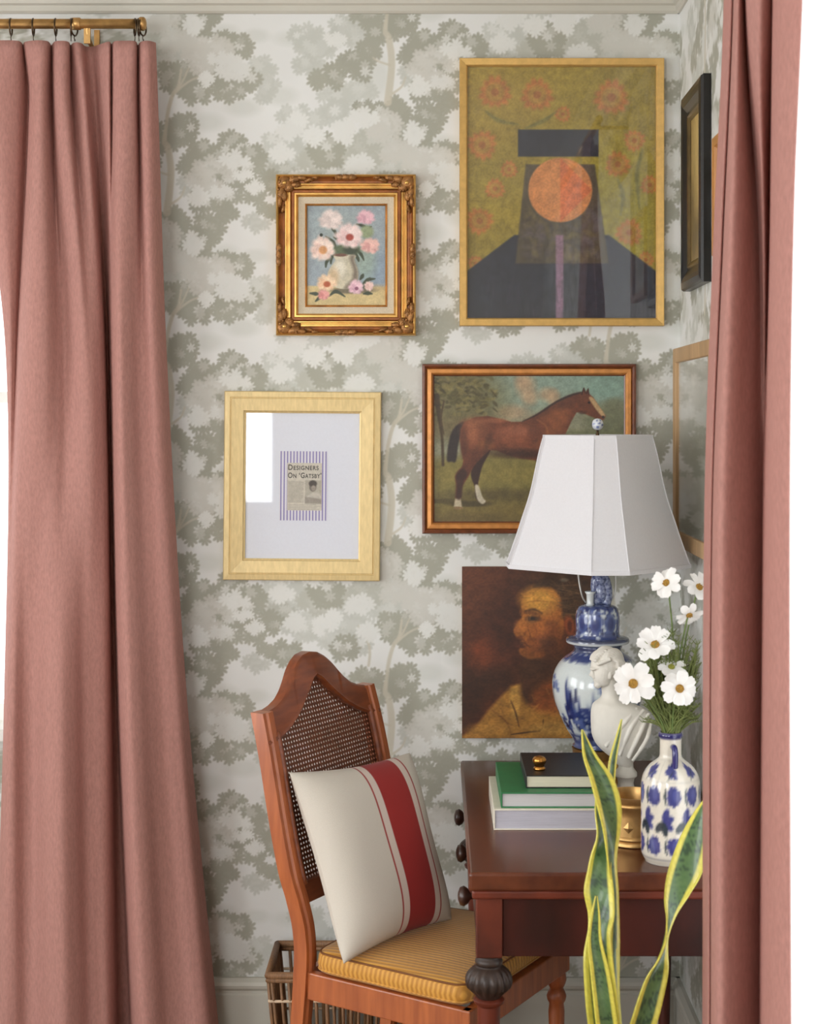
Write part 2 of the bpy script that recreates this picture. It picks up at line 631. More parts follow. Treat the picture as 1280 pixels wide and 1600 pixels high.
def wall(name, us, zs, hole, place, first_u=None):
    U, Z = np.meshgrid(us, zs)
    V = place(U, Z)
    uc, zc = (us[:-1] + us[1:]) / 2, (zs[:-1] + zs[1:]) / 2
    UC, ZC_ = np.meshgrid(uc, zc)
    keep = ~((UC > hole[0]) & (UC < hole[1]) & (ZC_ > hole[2]) & (ZC_ < hole[3]))
    return struct(grid_obj(name, V, paper(U, Z), M_paper, keep=keep, smooth=False))


zs = lines((0, .18, .06), (.18, .42, .0025), (.42, .84, .0025), (.84, 2.52, .0025), (2.52, 2.56, .0025), (2.56, 2.72, .0025), (2.72, ZC, .06))
wall('wall_back', lines((XL, WL[0], .03), (WL[0], WL[1], .012), (WL[1], -.74, .01), (-.74, XR, .0025)), zs, WL,
     lambda U, Z: np.stack([U, 0 * U, Z], -1))
zs2 = lines((0, .18, .06), (.18, .42, .006), (.42, 2.52, .006), (2.52, 2.72, .006), (2.72, ZC, .06))
wall('wall_right', lines((XR, XR + 1.10, .006), (XR + 1.10, XR - WR[0], .012), (XR - WR[0], XR - YN, .03)), zs2,
     (XR - WR[1], XR - WR[0], WR[2], WR[3]), lambda U, Z: np.stack([0 * U + XR, XR - U, Z], -1))

M_plaster = mat('painted_plaster', (214, 211, 203), .7, var=.03, scale=6)
M_trim = mat('trim_paint', (196, 193, 181), .45, var=.03, scale=8)
M_white = mat('white_gloss_paint', (232, 231, 226), .4, var=.02, scale=8)
M_floor = mat('oak_boards', (140, 98, 64), .4, var=.3, scale=12, stretch=(1, 9, 1))


def wall_with_holes(name, horiz, a0, a1, at, thick, holes, m):
    b = MB()
    cur = a0
    for h0, h1, z0, z1 in holes:
        for s0, s1, q0, q1 in ((cur, h0, 0, ZC), (h0, h1, 0, z0), (h0, h1, z1, ZC)):
            b.box(s0, s1, at, at + thick, q0, q1) if horiz else b.box(at, at + thick, s0, s1, q0, q1)
        cur = h1
    b.box(cur, a1, at, at + thick, 0, ZC) if horiz else b.box(at, at + thick, cur, a1, 0, ZC)
    return struct(b.build(name, m))


wall_with_holes('wall_near', True, XL, XR, YN - .1, .1, [(-2.3, -.95, 1.12, 2.5)], M_plaster)
wall_with_holes('wall_left', False, YN, 0, XL - .1, .1, [(-4.65, -3.25, .55, 2.55), (-2.45, -1.05, .55, 2.55)], M_plaster)
struct(MB().box(XL - .1, XR + .25, YN - .1, .25, ZC, ZC + .1).build('ceiling', M_plaster))
fl = struct(MB().box(XL - .1, XR + .25, YN - .1, .25, -.12, -.021).build('floor', M_floor))
b = None
k = 0
bw = .12
plank0 = None
for i in range(33):
    x0 = XL + i * bw
    x1 = min(x0 + bw - .003, XR)
    for j, (y0, y1) in enumerate(((YN, -3.4 - .3 * (i % 3)), (-3.4 - .3 * (i % 3) + .003, -1.2 + .25 * (i % 2)), (-1.2 + .25 * (i % 2) + .003, 0))):
        MB().box(x0, x1, y0, y1, -.02, 0).build('floor_board', M_floor, fl)


def sweep_profile(name, prof, p0, p1, out, m):
    """straight moulding: prof = (distance off the wall, z) run from p0 to p1; out = unit vector off the wall"""
    o = Vector(out)
    pts0 = [Vector((p0[0], p0[1], z)) + o * t for t, z in prof]
    pts1 = [Vector((p1[0], p1[1], z)) + o * t for t, z in prof]
    n = len(prof)
    bb = MB().add(pts0 + pts1, [(i, (i + 1) % n, n + (i + 1) % n, n + i) for i in range(n)] + [tuple(range(n)), tuple(range(n, 2 * n))[::-1]])
    return struct(bb.build(name, m))


crown = [(0, 2.697), (.006, 2.697), (.012, 2.702), (.012, 2.716), (.02, 2.72), (.026, 2.735), (.036, 2.755), (.052, 2.772), (.07, 2.783), (.07, 2.795), (.082, 2.802), (.082, ZC), (0, ZC)]
sweep_profile('trim_1', crown, (XL, 0), (XR, 0), (0, -1, 0), M_trim)
sweep_profile('trim_2', crown, (XR, 0), (XR, YN), (-1, 0, 0), M_trim)
bb_prof = [(0, 0), (.018, 0), (.018, .148), (.014, .152), (.014, .158), (.022, .166), (.024, .174), (.02, .182), (.01, .19), (0, .19)]
sweep_profile('baseboard_back', bb_prof, (XL, 0), (XR, 0), (0, -1, 0), M_trim)
sweep_profile('baseboard_right', bb_prof, (XR, 0), (XR, YN), (-1, 0, 0), M_trim)

M_pane = glass_mat('window_glass')


def window(name, c0, c1, z0, z1, horiz, at, depth, bars=(), casing=None):
    """frame set in an opening; `at` the inner wall face, depth goes outward"""
    t = .045

    def bx(b, a0, a1, d0, d1, q0, q1):
        return b.box(a0, a1, at + min(d0, d1), at + max(d0, d1), q0, q1) if horiz else b.box(at + min(d0, d1), at + max(d0, d1), a0, a1, q0, q1)
    sg = 1 if depth > 0 else -1
    f = MB()
    d0, d1 = depth * .55, depth * .95
    bx(f, c0, c0 + t, d0, d1, z0, z1)
    bx(f, c1 - t, c1, d0, d1, z0, z1)
    bx(f, c0 + t, c1 - t, d0, d1, z0, z0 + t)
    bx(f, c0 + t, c1 - t, d0, d1, z1 - t, z1)
    for q in bars:
        bx(f, c0 + t, c1 - t, d0, d1, q - .015, q + .015)
    o = struct(f.build(name, M_white))
    rv = MB()   # reveal lining
    bx(rv, c0 - .02, c0, sg * .002, depth, z0, z1)
    bx(rv, c1, c1 + .02, sg * .002, depth, z0, z1)
    bx(rv, c0 - .02, c1 + .02, sg * .002, depth, z1, z1 + .02)
    rv.build('reveal', M_white, o)
    s = MB()
    bx(s, c0 - .05, c1 + .05, -sg * .035, depth, z0 - .03, z0)
    s.build('sill', M_white, o)
    g = MB()
    bx(g, c0 + t, c1 - t, depth * .74, depth * .76, z0 + t, z1 - t)
    g.build('pane', M_pane, o)
    return o


window('window_1', *WL, True, 0, .16, bars=(1.7,))
window('window_2', *WR, False, XR, .04)
window('window_3', -2.3, -.95, 1.12, 2.5, True, YN, -.1)
window('window_4', -4.65, -3.25, .55, 2.55, False, XL, -.1, bars=(1.55,))
window('window_5', -2.45, -1.05, .55, 2.55, False, XL, -.1, bars=(1.55,))

# ------------------------------------------------------------------ curtains
M_velvet = mat('dusty_pink_velvet', (186, 136, 126), .85, var=.14, scale=200, stretch=(1, 1, .35), bump=.25, bscale=700, sheen=.2, trans=.2)


def curtain(name, levels, label, rows, nx):
    """levels: (z, [(x, y) ...]) from the top down; the same number of fold points on every level"""
    zl = np.array([l[0] for l in levels])
    prof = np.array([catmull(l[1], nx) for l in levels])
    zz = np.concatenate([np.linspace(zl[i], zl[i + 1], max(3, int(rows * (zl[i] - zl[i + 1]) / (zl[0] - zl[-1])) + 1))[:-1] for i in range(len(zl) - 1)] + [[zl[-1]]])
    V = np.empty((len(zz), nx, 3))
    for r, z in enumerate(zz):
        i = min(max(int(np.searchsorted(-zl, -z, side='right')) - 1, 0), len(zl) - 2)
        t = (zl[i] - z) / (zl[i] - zl[i + 1])
        p0, p1 = prof[max(i - 1, 0)], prof[min(i + 2, len(zl) - 1)]
        a, b_ = prof[i], prof[i + 1]
        h = (zl[i] - zl[i + 1])
        m0 = (b_ - p0) / (zl[max(i - 1, 0)] - zl[i + 1]) * h if i > 0 else b_ - a
        m1 = (p1 - a) / (zl[i] - zl[min(i + 2, len(zl) - 1)]) * h if i < len(zl) - 2 else b_ - a
        q = (2 * t ** 3 - 3 * t ** 2 + 1) * a + (t ** 3 - 2 * t * t + t) * m0 + (-2 * t ** 3 + 3 * t * t) * b_ + (t ** 3 - t * t) * m1
        V[r, :, :2] = q
        V[r, :, 2] = z
    o = grid_obj(name, V, None, M_velvet)
    so = o.modifiers.new('cloth', 'SOLIDIFY')
    so.thickness, so.offset = .003, 0
    return tag(o, label, 'curtain')


def lv(pts):
    return [((px - 680) / FOC * (CAM_D - off), -off) for px, off in pts]


c_left = curtain('curtain', [
    (2.592, lv([(-40, .13), (-25, .15), (2, .155), (28, .15), (36, .105), (40, .14), (58, .155), (74, .145), (80, .10), (86, .14), (95, .15), (106, .14), (110, .10), (116, .13), (126, .125), (133, .09), (146, .088), (158, .115), (170, .14), (174, .11), (180, .145), (195, .15), (211, .145), (215, .10), (221, .14), (232, .15), (243, .13)])),
    (2.46, lv([(-40, .12), (-25, .15), (0, .155), (28, .135), (44, .09), (48, .13), (58, .155), (70, .15), (82, .095), (86, .14), (96, .155), (106, .145), (112, .10), (124, .13), (133, .135), (139, .10), (150, .085), (160, .115), (170, .14), (174, .11), (180, .145), (195, .155), (210, .145), (216, .10), (222, .145), (234, .15), (246, .12)])),
    (1.80, lv([(10, .09), (13, .10), (17, .11), (22, .105), (27, .10), (32, .15), (48, .185), (72, .185), (90, .155), (102, .14), (115, .155), (130, .175), (142, .17), (152, .155), (159, .14), (163, .12), (165, .06), (171, .055), (174, .11), (178, .165), (187, .19), (200, .18), (215, .155), (226, .15), (238, .165), (250, .15), (260, .10)])),
    (.92, lv([(7, .10), (8, .11), (9, .12), (10, .13), (13, .15), (22, .16), (38, .14), (54, .145), (74, .185), (95, .20), (114, .18), (128, .15), (142, .14), (156, .135), (166, .125), (172, .10), (175, .05), (183, .04), (186, .09), (190, .16), (200, .195), (216, .19), (234, .165), (251, .15), (268, .15), (282, .14), (292, .09)])),
    (.012, lv([(-12, .10), (-10, .12), (-8, .14), (-2, .15), (8, .165), (24, .16), (42, .145), (60, .155), (80, .19), (102, .205), (122, .185), (140, .155), (155, .145), (170, .14), (178, .11), (182, .06), (187, .03), (204, .03), (208, .08), (215, .17), (227, .205), (246, .20), (268, .17), (293, .16), (316, .165), (334, .15), (346, .09)]))],
    'dusty pink pleated curtain hanging from the brass rod at the papered wall', 110, 320)


def lr(pts):
    return [((px - 680) / FOC * d, d - CAM_D) for px, d in pts]


top_r = [(1131, 2.92), (1136, 2.86), (1142, 2.82), (1146, 2.84), (1149, 2.76), (1154, 2.73), (1160, 2.76), (1165, 2.82), (1168, 2.72), (1178, 2.68), (1190, 2.66), (1203, 2.68), (1207, 2.72), (1211, 2.64), (1222, 2.58), (1240, 2.54), (1255, 2.52)]
c_right = curtain('curtain', [
    (2.60, lr([(p + 3, d) for p, d in top_r])),
    (2.35, lr(top_r)),
    (1.97, lr([(1116, 2.92), (1121, 2.86), (1127, 2.82), (1131, 2.84), (1136, 2.76), (1143, 2.72), (1160, 2.73), (1177, 2.77), (1186, 2.79), (1190, 2.76), (1194, 2.74), (1199, 2.78), (1202, 2.82), (1204, 2.78), (1207, 2.64), (1215, 2.58), (1228, 2.54), (1240, 2.52)])),
    (1.48, lr([(1102, 2.92), (1106, 2.86), (1111, 2.81), (1114, 2.84), (1118, 2.74), (1128, 2.70), (1148, 2.71), (1172, 2.74), (1188, 2.775), (1192, 2.79), (1193, 2.78), (1195, 2.72), (1196, 2.70), (1199, 2.64), (1208, 2.58), (1222, 2.54), (1233, 2.52)])),
    (.63, lr([(1099, 2.92), (1103, 2.86), (1108, 2.81), (1111, 2.84), (1115, 2.74), (1126, 2.70), (1146, 2.71), (1168, 2.74), (1184, 2.775), (1187, 2.79), (1188, 2.78), (1190, 2.72), (1191, 2.70), (1195, 2.64), (1206, 2.58), (1222, 2.54), (1236, 2.52)])),
    (.012, lr([(1097, 2.92), (1101, 2.86), (1106, 2.81), (1110, 2.84), (1114, 2.74), (1125, 2.70), (1145, 2.71), (1167, 2.74), (1184, 2.775), (1187, 2.79), (1188, 2.78), (1190, 2.72), (1191, 2.70), (1195, 2.64), (1206, 2.58), (1223, 2.54), (1239, 2.52)]))],
    'dusty pink curtain in front of the bright window beside the desk', 90, 240)

M_brass = mat('aged_brass', (200, 158, 100), .38, .85, var=.25, scale=40)
M_bronze = mat('dark_bronze', (92, 76, 58), .35, 1., var=.2, scale=60)
rod_z, rod_y = 2.642, -.12
t = thing('curtain_rod', 'aged brass curtain rod with end cap and wall bracket', 'curtain rod', (-.88, 0, rod_z))
MB().tube([(-1.75, rod_y, 0), (.135, rod_y, 0)], .0125, 20).build('pole', M_brass, t, True)
MB().lathe([(0, 0), (.016, 0), (.0175, .003), (.0175, .011), (.014, .015), (.008, .017), (0, .0175)], 24).build('end_cap', M_brass, t, True).matrix_local = Matrix.Translation((.132, rod_y, 0)) @ Matrix.Rotation(R90, 4, 'Y')
bk = MB().tube([(0, 0, -.045), (0, rod_y * .6, -.045), (0, rod_y, -.03), (0, rod_y, -.012)], .006, 10)
bk.box(-.007, .007, -.006, 0, -.05, .012)
bk.box(-.008, .008, rod_y - .004, rod_y + .004, -.05, -.012)
bk.build('bracket', M_brass, t)
MB().lathe([(.0126, -.012), (.0155, -.01), (.0155, .01), (.0126, .012)], 20).build('collar', M_brass, t, True).matrix_local = Matrix.Translation((-.028, rod_y, 0)) @ Matrix.Rotation(R90, 4, 'Y')

ring_me = None
ring_names = ['leftmost bronze curtain ring in the photo, at the rod\'s cut-off end', 'second bronze curtain ring from the left on the brass rod', 'third bronze curtain ring from the left on the brass rod',
              'left one of the two bronze rings beside the rod bracket', 'right one of the two bronze rings beside the rod bracket',
              'bronze ring farthest left of the three by the rod end', 'bronze ring in the middle of the three by the rod end', 'bronze ring next to the end cap of the rod']
for i, (px, ang) in enumerate(((17, .1), (52, .12), (87, .1), (111, .25), (116, -.2), (211, .3), (217, .05), (223, -.25))):
    if ring_me is None:
        b = MB()
        b.tube([(0, .021 * math.cos(q), .021 * math.sin(q)) for q in np.linspace(0, 2 * math.pi, 29)], .0022, 8, False)
        r = b.build('curtain_ring', M_bronze, None, True)
        h = MB().tube([(0, 0, -.021), (0, 0, -.028), (0, .004, -.034), (0, .006, -.03)], .0012, 6).build('hook', M_bronze, r, True)
        ring_me = r
    else:
        r = ring_me.copy()
        COL.objects.link(r)
        hh = h.copy()
        COL.objects.link(hh)
        hh.parent = r
    r.location = ((px - 680) / FOC * (CAM_D - .12), rod_y, rod_z - .0085)
    r.rotation_euler = (0, 0, ang)
    tag(r, ring_names[i], 'curtain ring', 'curtain rings on the brass rod')

# rod over the right curtain
t = thing('curtain_rod', 'brass curtain rod high on the right wall above the second curtain', 'curtain rod', (XR, -1.0, 2.62))
MB().tube([(-.1, -.75 - .9, 0), (-.1, -.1, 0)], .0125, 20).build('pole', M_brass, t, True)
MB().tube([(0, -.15, -.02), (-.1, -.15, -.02), (-.1, -.15, -.012)], .006, 10).build('bracket', M_brass, t, True)

# ------------------------------------------------------------------ pictures
M_glaze = glass_mat('picture_glass')
M_oil = printed('oil_paint', .45, coat=.15, bump=.25, bscale=260)
M_print = printed('printed_paper', .7, bscale=600)


def wall_pic(name, label, x0, y0, x1, y1, rot=0., cat='picture'):
    """a picture on the back wall given by its corners at the wall's own scale (600 units per metre)"""
    w_, h_ = (x1 - x0) / 600, (y1 - y0) / 600
    t = thing(name, label, cat, (((x0 + x1) / 2 - 680) / 600, 0, EYE - ((y0 + y1) / 2 - 650) / 600), (0, rot, 0))
    return t, w_, h_


# --- peonies in an ornate gilt frame
M_gilt = mat('antique_gilt', (206, 146, 78), .36, .6, var=.4, scale=35, bump=.2, bscale=120, coat=.1)
M_gilt_bright = mat('bright_gilt', (224, 176, 100), .3, .85, var=.25, scale=30)
M_gilt_dark = mat('dark_gilt', (160, 112, 62), .42, .5, var=.5, scale=90, bump=.6, bscale=160)
t, w_, h_ = wall_pic('flower_painting', 'small peony still life in an ornate carved gold frame', 433, 275, 650, 525)
def moulding(name, t0, prof, m):
    MB().ring_frame(w_ - 2 * t0, h_ - 2 * t0, prof).build(name, m, t)


M_gilt_red = mat('rubbed_red_gilt', (150, 90, 44), .4, .35, var=.4, scale=40, bump=.15, bscale=120)
moulding('outer_bead', 0, [(0, .002), (0, .03), (.0015, .034), (.004, .036), (.0065, .034), (.008, .03), (.008, .002)], M_gilt_bright)
moulding('outer_cove', .008, [(0, .002), (0, .032), (.004, .026), (.009, .0225), (.014, .022), (.014, .002)], M_gilt_red)
moulding('middle_bead', .022, [(0, .002), (0, .024), (.002, .028), (.005, .028), (.007, .023), (.0095, .023), (.0115, .028), (.0145, .028), (.016, .023), (.016, .002)], M_gilt_bright)
moulding('inner_cove', .038, [(0, .002), (0, .026), (.003, .022), (.008, .022), (.008, .002)], M_gilt_red)
moulding('inner_moulding', .046, [(0, .002), (0, .024), (.002, .027), (.006, .027), (.011, .019), (.011, .002)], M_gilt_bright)
lin_w, lin_h = w_ - .113, h_ - .113
MB().ring_frame(lin_w, lin_h, [(0, .008), (0, .018), (.019, .016), (.0205, .008)]).build('linen_liner', mat('oatmeal_linen', (205, 192, 168), .9, var=.12, scale=300, bump=.3, bscale=500), t)
MB().ring_frame(lin_w - .036, lin_h - .036, [(0, .008), (0, .018), (.002, .02), (.005, .016), (.005, .008)]).build('fillet', M_gilt, t)


def ornament(pts, seed):
    r_ = random.Random(seed)
    b = MB()
    for x, z, y, sx, sz, an in pts:
        b.ball((x, -y, z), (sx * 1.15, .008, sz * 1.15), 10, 6, Matrix.Rotation(an, 3, 'Y'))
        for k in range(3):
            b.ball((x + r_.uniform(-1, 1) * sx * .8, -y - .003, z + r_.uniform(-1, 1) * sz * .8), (sx * .35, .006, sz * .3), 8, 5, Matrix.Rotation(r_.uniform(-1.5, 1.5), 3, 'Y'))
    return b


for sx in (-1, 1):
    for sz in (-1, 1):
        cx, cz = sx * (w_ / 2 - .021), sz * (h_ / 2 - .021)
        pts = [(cx, cz, .032, .016, .016, .7), (cx - sx * .026, cz + sz * .008, .031, .016, .009, .2 * sx), (cx + sx * .008, cz - sz * .028, .031, .009, .016, .2),
               (cx - sx * .046, cz + sz * .011, .032, .012, .006, .1), (cx + sx * .011, cz - sz * .05, .032, .006, .013, 0), (cx - sx * .012, cz - sz * .012, .03, .012, .012, .8),
               (cx - sx * .064, cz + sz * .006, .028, .012, .005, .3 * sx * sz), (cx - sx * .03, cz - sz * .006, .03, .012, .007, 0), (cx + sx * .0, cz - sz * .035, .03, .008, .013, 0), (cx - sx * .08, cz + sz * .012, .03, .009, .004, 0), (cx + sx * .002, cz - sz * .068, .028, .004, .011, -.3 * sx * sz)]
        ornament(pts, 5 + sx + 3 * sz).build('corner_ornament', M_gilt_dark, t, True)
        MB().ball((cx - sx * .002, -.04, cz - sz * .002), (.006, .003, .005), 10, 6).build('gilt_boss', M_gilt_bright, t, True)
for cx, cz, hz in ((0, h_ / 2 - .008, 1), (0, -h_ / 2 + .008, 1), (-w_ / 2 + .008, 0, 0), (w_ / 2 - .008, 0, 0)):
    pts = [(cx + dx * hz, cz + dx * (1 - hz), .034, .012 if hz else .007, .007 if hz else .012, 0) for dx in (-.016, 0, .016)]
    ornament(pts, int(cx * 100 + cz * 1000) + 50).build('middle_ornament', M_gilt_dark, t, True)
cv = Canvas(300, 315, 1000, 1185, 176, 220, (152, 166, 174))
cv.ell(900, 880, 160, 220, (136, 158, 178), .9, .8).ell(420, 420, 160, 160, (160, 176, 180), .9, .6).ell(640, 600, 260, 280, (158, 170, 160), .9, .5).ell(820, 800, 90, 160, (150, 172, 146), .9, .6)
cv.poly([(290, 1010), (560, 1016), (1010, 1020), (1010, 1200), (290, 1200)], (216, 191, 128), 8).ell(900, 1030, 140, 30, (186, 160, 112), .9, .6)
cv.ell(700, 1050, 190, 28, (92, 84, 66), .6, .8)
DG, DG2 = (62, 72, 50), (92, 108, 72)
for p in ([(470, 850), (480, 800), (530, 750)], [(515, 820), (520, 770), (560, 730)], [(560, 740), (540, 640), (470, 585)], [(600, 720), (600, 640), (540, 590)], [(640, 720), (560, 560), (530, 500), (610, 465)],
          [(740, 700), (780, 740), (805, 790)], [(720, 700), (750, 770), (760, 800)], [(760, 560), (800, 530), (870, 500)], [(740, 480), (800, 495), (840, 520)]):
    cv.line(p, [12, 30, 10], DG, 4)
cv.ell(650, 700, 130, 45, DG2, .5).ell(690, 700, 70, 40, DG, .6)
cv.ell(830, 545, 60, 55, (150, 165, 120), .5)
cv.poly([(548, 748), (725, 746), (722, 790), (752, 880), (750, 960), (705, 1030), (575, 1032), (505, 970), (488, 905), (520, 840), (555, 790)], (206, 196, 166), 4, 1, 60)
cv.poly([(690, 750), (725, 746), (722, 790), (752, 880), (750, 960), (705, 1030), (630, 1032), (700, 950), (706, 860), (680, 790)], (118, 104, 86), 16, .85, 50)
cv.ell(595, 860, 50, 80, (230, 222, 200), .9, .9).ell(600, 745, 60, 14, (120, 80, 60), .5).ell(540, 930, 45, 70, (222, 176, 120), .9, .6)


def peony(cx, cy, rx, ry, c0, c1, cen=None, cr=.3):
    cv.ell(cx, cy, rx, ry, c0, .35, 1, 0, 9, .2, cx)
    for k in range(14):
        q = k * 2.4
        rr = .62 if k % 2 else .35
        cc = np.array(c0) * .45 + np.array(c1) * .55 if k % 3 == 0 else np.minimum(np.array(c0) * 1.08, 250)
        cv.ell(cx + rx * rr * math.cos(q), cy + ry * rr * math.sin(q), rx * .34, ry * .26, cc, .6, .75, q)
    if cen:
        cv.ell(cx + 6, cy + 12, rx * cr, ry * cr, cen, .5)


peony(515, 440, 105, 85, (222, 204, 196), (206, 184, 178))
peony(820, 420, 80, 62, (222, 172, 182), (206, 138, 156))
peony(675, 580, 120, 105, (236, 206, 200), (226, 170, 170), (176, 66, 50), .28)
peony(860, 665, 85, 66, (228, 178, 166), (208, 122, 120))
peony(440, 690, 105, 105, (240, 208, 192), (234, 184, 168), (224, 152, 88), .34)
for p in ([(500, 1100), (560, 1060), (640, 1105)], [(380, 1145), (420, 1110), (470, 1090)], [(330, 1075), (380, 1080), (420, 1085)], [(770, 960), (790, 930), (800, 910)], [(790, 1000), (840, 960), (905, 950)], [(800, 1080), (840, 1075), (880, 1080)], [(800, 1040), (810, 1000), (860, 940)]):
    cv.line(p, [10, 34, 8], DG, 4)
peony(475, 985, 85, 70, (240, 200, 160), (236, 168, 120), (188, 84, 40), .36)
peony(735, 1022, 66, 62, (232, 188, 198), (196, 130, 160), (150, 84, 110), .25)
peony(450, 1088, 52, 44, (222, 148, 140), (196, 96, 96))
peony(850, 1012, 42, 42, (226, 190, 180), (206, 150, 140))
cv.ell(430, 572, 14, 14, (40, 50, 36), .4)
cv.grain(.10, 2, 2)
g_ = cv.a.mean(2, keepdims=True)
cv.a = (g_ + (cv.a - g_) * .85) * .95
canvas_obj('canvas', cv, lin_w - .043, lin_h - .043, .011, M_oil, t)

# --- large picture: a plain abstract in the same colours, thin gold frame under glass
M_goldf = mat('satin_gold_moulding', (214, 174, 104), .36, .55, var=.12, scale=60, stretch=(1, 1, 1))
t, w_, h_ = wall_pic('abstract_painting', 'largest picture, olive abstract with navy and orange shapes in thin gold frame', 718, 94, 1036, 510)
MB().ring_frame(w_, h_, [(0, .001), (0, .026), (.0015, .028), (.017, .026), (.0205, .022), (.0205, .001)]).build('frame', M_goldf, t)
cv = Canvas(0, 0, 296, 392, 296, 392, (150, 131, 56))
cv.a *= 1 + .14 * (vnoise(392, 296, 70, 70) - .5)[..., None]
cv.ell(235, 250, 70, 120, (146, 140, 50), .9, .6).ell(40, 60, 90, 70, (158, 134, 62), .9, .6)
rr = random.Random(3)
for cx, cy, r_ in ((44, 40, 24), (226, 48, 26), (110, 44, 24), (24, 122, 22), (262, 115, 16), (236, 152, 19), (44, 190, 15), (20, 240, 20), (254, 258, 20), (14, 306, 12), (286, 184, 14), (280, 300, 12), (66, 160, 13), (150, 74, 12)):
    cv.ell(cx, cy, r_, r_, (192, 104, 62), .3, .62, 0, 12, .25, cx)
    cv.ell(cx, cy, r_ * .62, r_ * .62, (160, 132, 62), .4, .75)
    cv.ell(cx, cy, r_ * .25, r_ * .25, (150, 84, 54), .5, .6)
for p in ([(30, 70), (50, 84), (80, 90)], [(92, 96), (120, 84), (140, 70)], [(236, 176), (244, 200), (240, 230)], [(274, 130), (266, 170), (270, 220)]):
    cv.line(p, [3, 7, 2], (104, 104, 62), 2, .7)
NV = (46, 49, 60)
cv.poly([(-5, 322), (74, 262), (222, 262), (301, 322), (301, 400), (-5, 400)], NV, 1.5)
cv.poly([(92, 152), (200, 152), (222, 306), (76, 306)], (84, 75, 60), 1.5)
for k in range(120):
    q, a_ = rr.uniform(92, 208), rr.uniform(222, 300)
    cv.ell(q, a_, rr.uniform(6, 14), rr.uniform(3, 5), rr.choice([(112, 98, 64), (68, 62, 58), (96, 86, 90)]), .7, .45, rr.uniform(0, 3))
cv.ell(146, 192, 50, 50, (200, 132, 78), .05)
cv.poly([(146, 142), (196, 192), (146, 242)], (204, 104, 64), 1.2, .7)
cv.poly([(80, 98), (206, 98), (206, 140), (80, 140)], NV, 1.2)
cv.poly([(139, 262), (151, 262), (151, 395), (139, 395)], (150, 112, 136), 1.5, .8)
for k in range(90):
    q, a_ = rr.uniform(0, 296), rr.uniform(330, 385)
    cv.line([(q, a_), (q + rr.uniform(-6, 6), a_ + 26)], [1, 4, 1], rr.choice([(60, 64, 72), (40, 42, 52), (68, 62, 80)]), 1.5, .5, 0)
cv.grain(.16, 2, 2)
canvas_obj('print', cv, w_ - .04, h_ - .04, .012, M_print, t)
MB().box(-w_ / 2 + .019, w_ / 2 - .019, -.0185, -.0165, -h_ / 2 + .019, h_ / 2 - .019).build('glass', M_glaze, t)

# --- bay horse
M_mah = mat('mahogany_moulding', (112, 60, 34), .35, var=.35, scale=40, stretch=(1, 1, 1), coat=.3)
M_ochre = mat('ochre_gilt_slip', (206, 140, 76), .4, .35, var=.2, scale=60)
t, w_, h_ = wall_pic('horse_painting', 'bay horse painting in a brown and gold frame behind the lampshade', 660, 569, 993, 833)
MB().ring_frame(w_, h_, [(0, .001), (0, .02), (.002, .024), (.006, .025), (.010, .021), (.012, .016), (.012, .001)]).build('frame', M_mah, t)
MB().ring_frame(w_ - .022, h_ - .022, [(0, .001), (0, .016), (.003, .021), (.012, .022), (.015, .019), (.017, .014), (.017, .001)]).build('gilt_slip', M_ochre, t)
MB().ring_frame(w_ - .054, h_ - .054, [(0, .001), (0, .014), (.004, .011), (.004, .001)]).build('sight_edge', M_mah, t)
cv = Canvas(131, 93, 1181, 908, 300, 234, (150, 150, 122))
H = Canvas
cv.poly([(400, 60), (1200, 60), (1200, 260), (700, 300), (500, 330), (380, 330)], (146, 162, 142), 40)
cv.ell(1080, 150, 170, 90, (136, 168, 152), .9, .8).ell(820, 130, 160, 60, (148, 172, 156), .9, .7)
for q in ((640, 160, 50, 60), (660, 220, 40, 40), (760, 200, 50, 36), (790, 220, 34, 40), (620, 130, 40, 40), (560, 300, 90, 40)):
    cv.ell(*q, (196, 164, 128), .9, .75)
cv.poly([(131, 560), (420, 520), (1200, 420), (1200, 920), (131, 920)], (136, 124, 66), 30)
cv.ell(1100, 340, 130, 90, (112, 116, 84), .6, .8).ell(1130, 260, 60, 40, (120, 122, 92), .7, .8)
cv.ell(930, 430, 300, 30, (120, 122, 84), .8, .8)
cv.ell(520, 640, 400, 50, (146, 132, 68), .9, .8).ell(600, 760, 500, 36, (96, 84, 48), .8, .8).ell(600, 850, 560, 60, (124, 106, 56), .9, .8).ell(300, 900, 300, 40, (112, 96, 54), .9, .8)
cv.ell(260, 240, 260, 200, (112, 102, 62), .6, .8).ell(300, 390, 190, 60, (122, 108, 74), .8, .7)
for k in range(230):
    q = (max(60, min(470, rr.gauss(270, 110))), max(90, min(310, rr.gauss(190, 60))))
    cv.ell(q[0], q[1], rr.uniform(8, 26), rr.uniform(5, 12), rr.choice([(86, 82, 46), (126, 116, 66), (98, 92, 56), (72, 66, 40), (142, 128, 76)]), .6, .65, rr.uniform(-.5, .9))
cv.line([(150, 210), (165, 330), (180, 440), (185, 590)], [30, 22, 14, 16], (78, 62, 40), 4)
cv.line([(190, 240), (175, 330), (190, 420)], [10, 8, 6], (84, 68, 44), 3)
cv.ell(330, 805, 120, 16, (70, 60, 34), .6, .8).ell(200, 790, 110, 14, (82, 72, 40), .6, .7)
HB, HD, HH = (118, 64, 40), (62, 36, 27), (156, 94, 62)
cv.poly([(300, 352), (252, 380), (222, 440), (206, 560), (232, 572), (256, 568), (268, 480), (284, 420)], (52, 42, 38), 5, 1, 50)
cv.poly([(450, 500), (404, 590), (384, 660), (378, 712), (400, 770), (418, 790), (400, 804), (366, 776), (358, 712), (338, 650), (350, 590), (400, 540)], (60, 38, 30), 4, 1, 60)
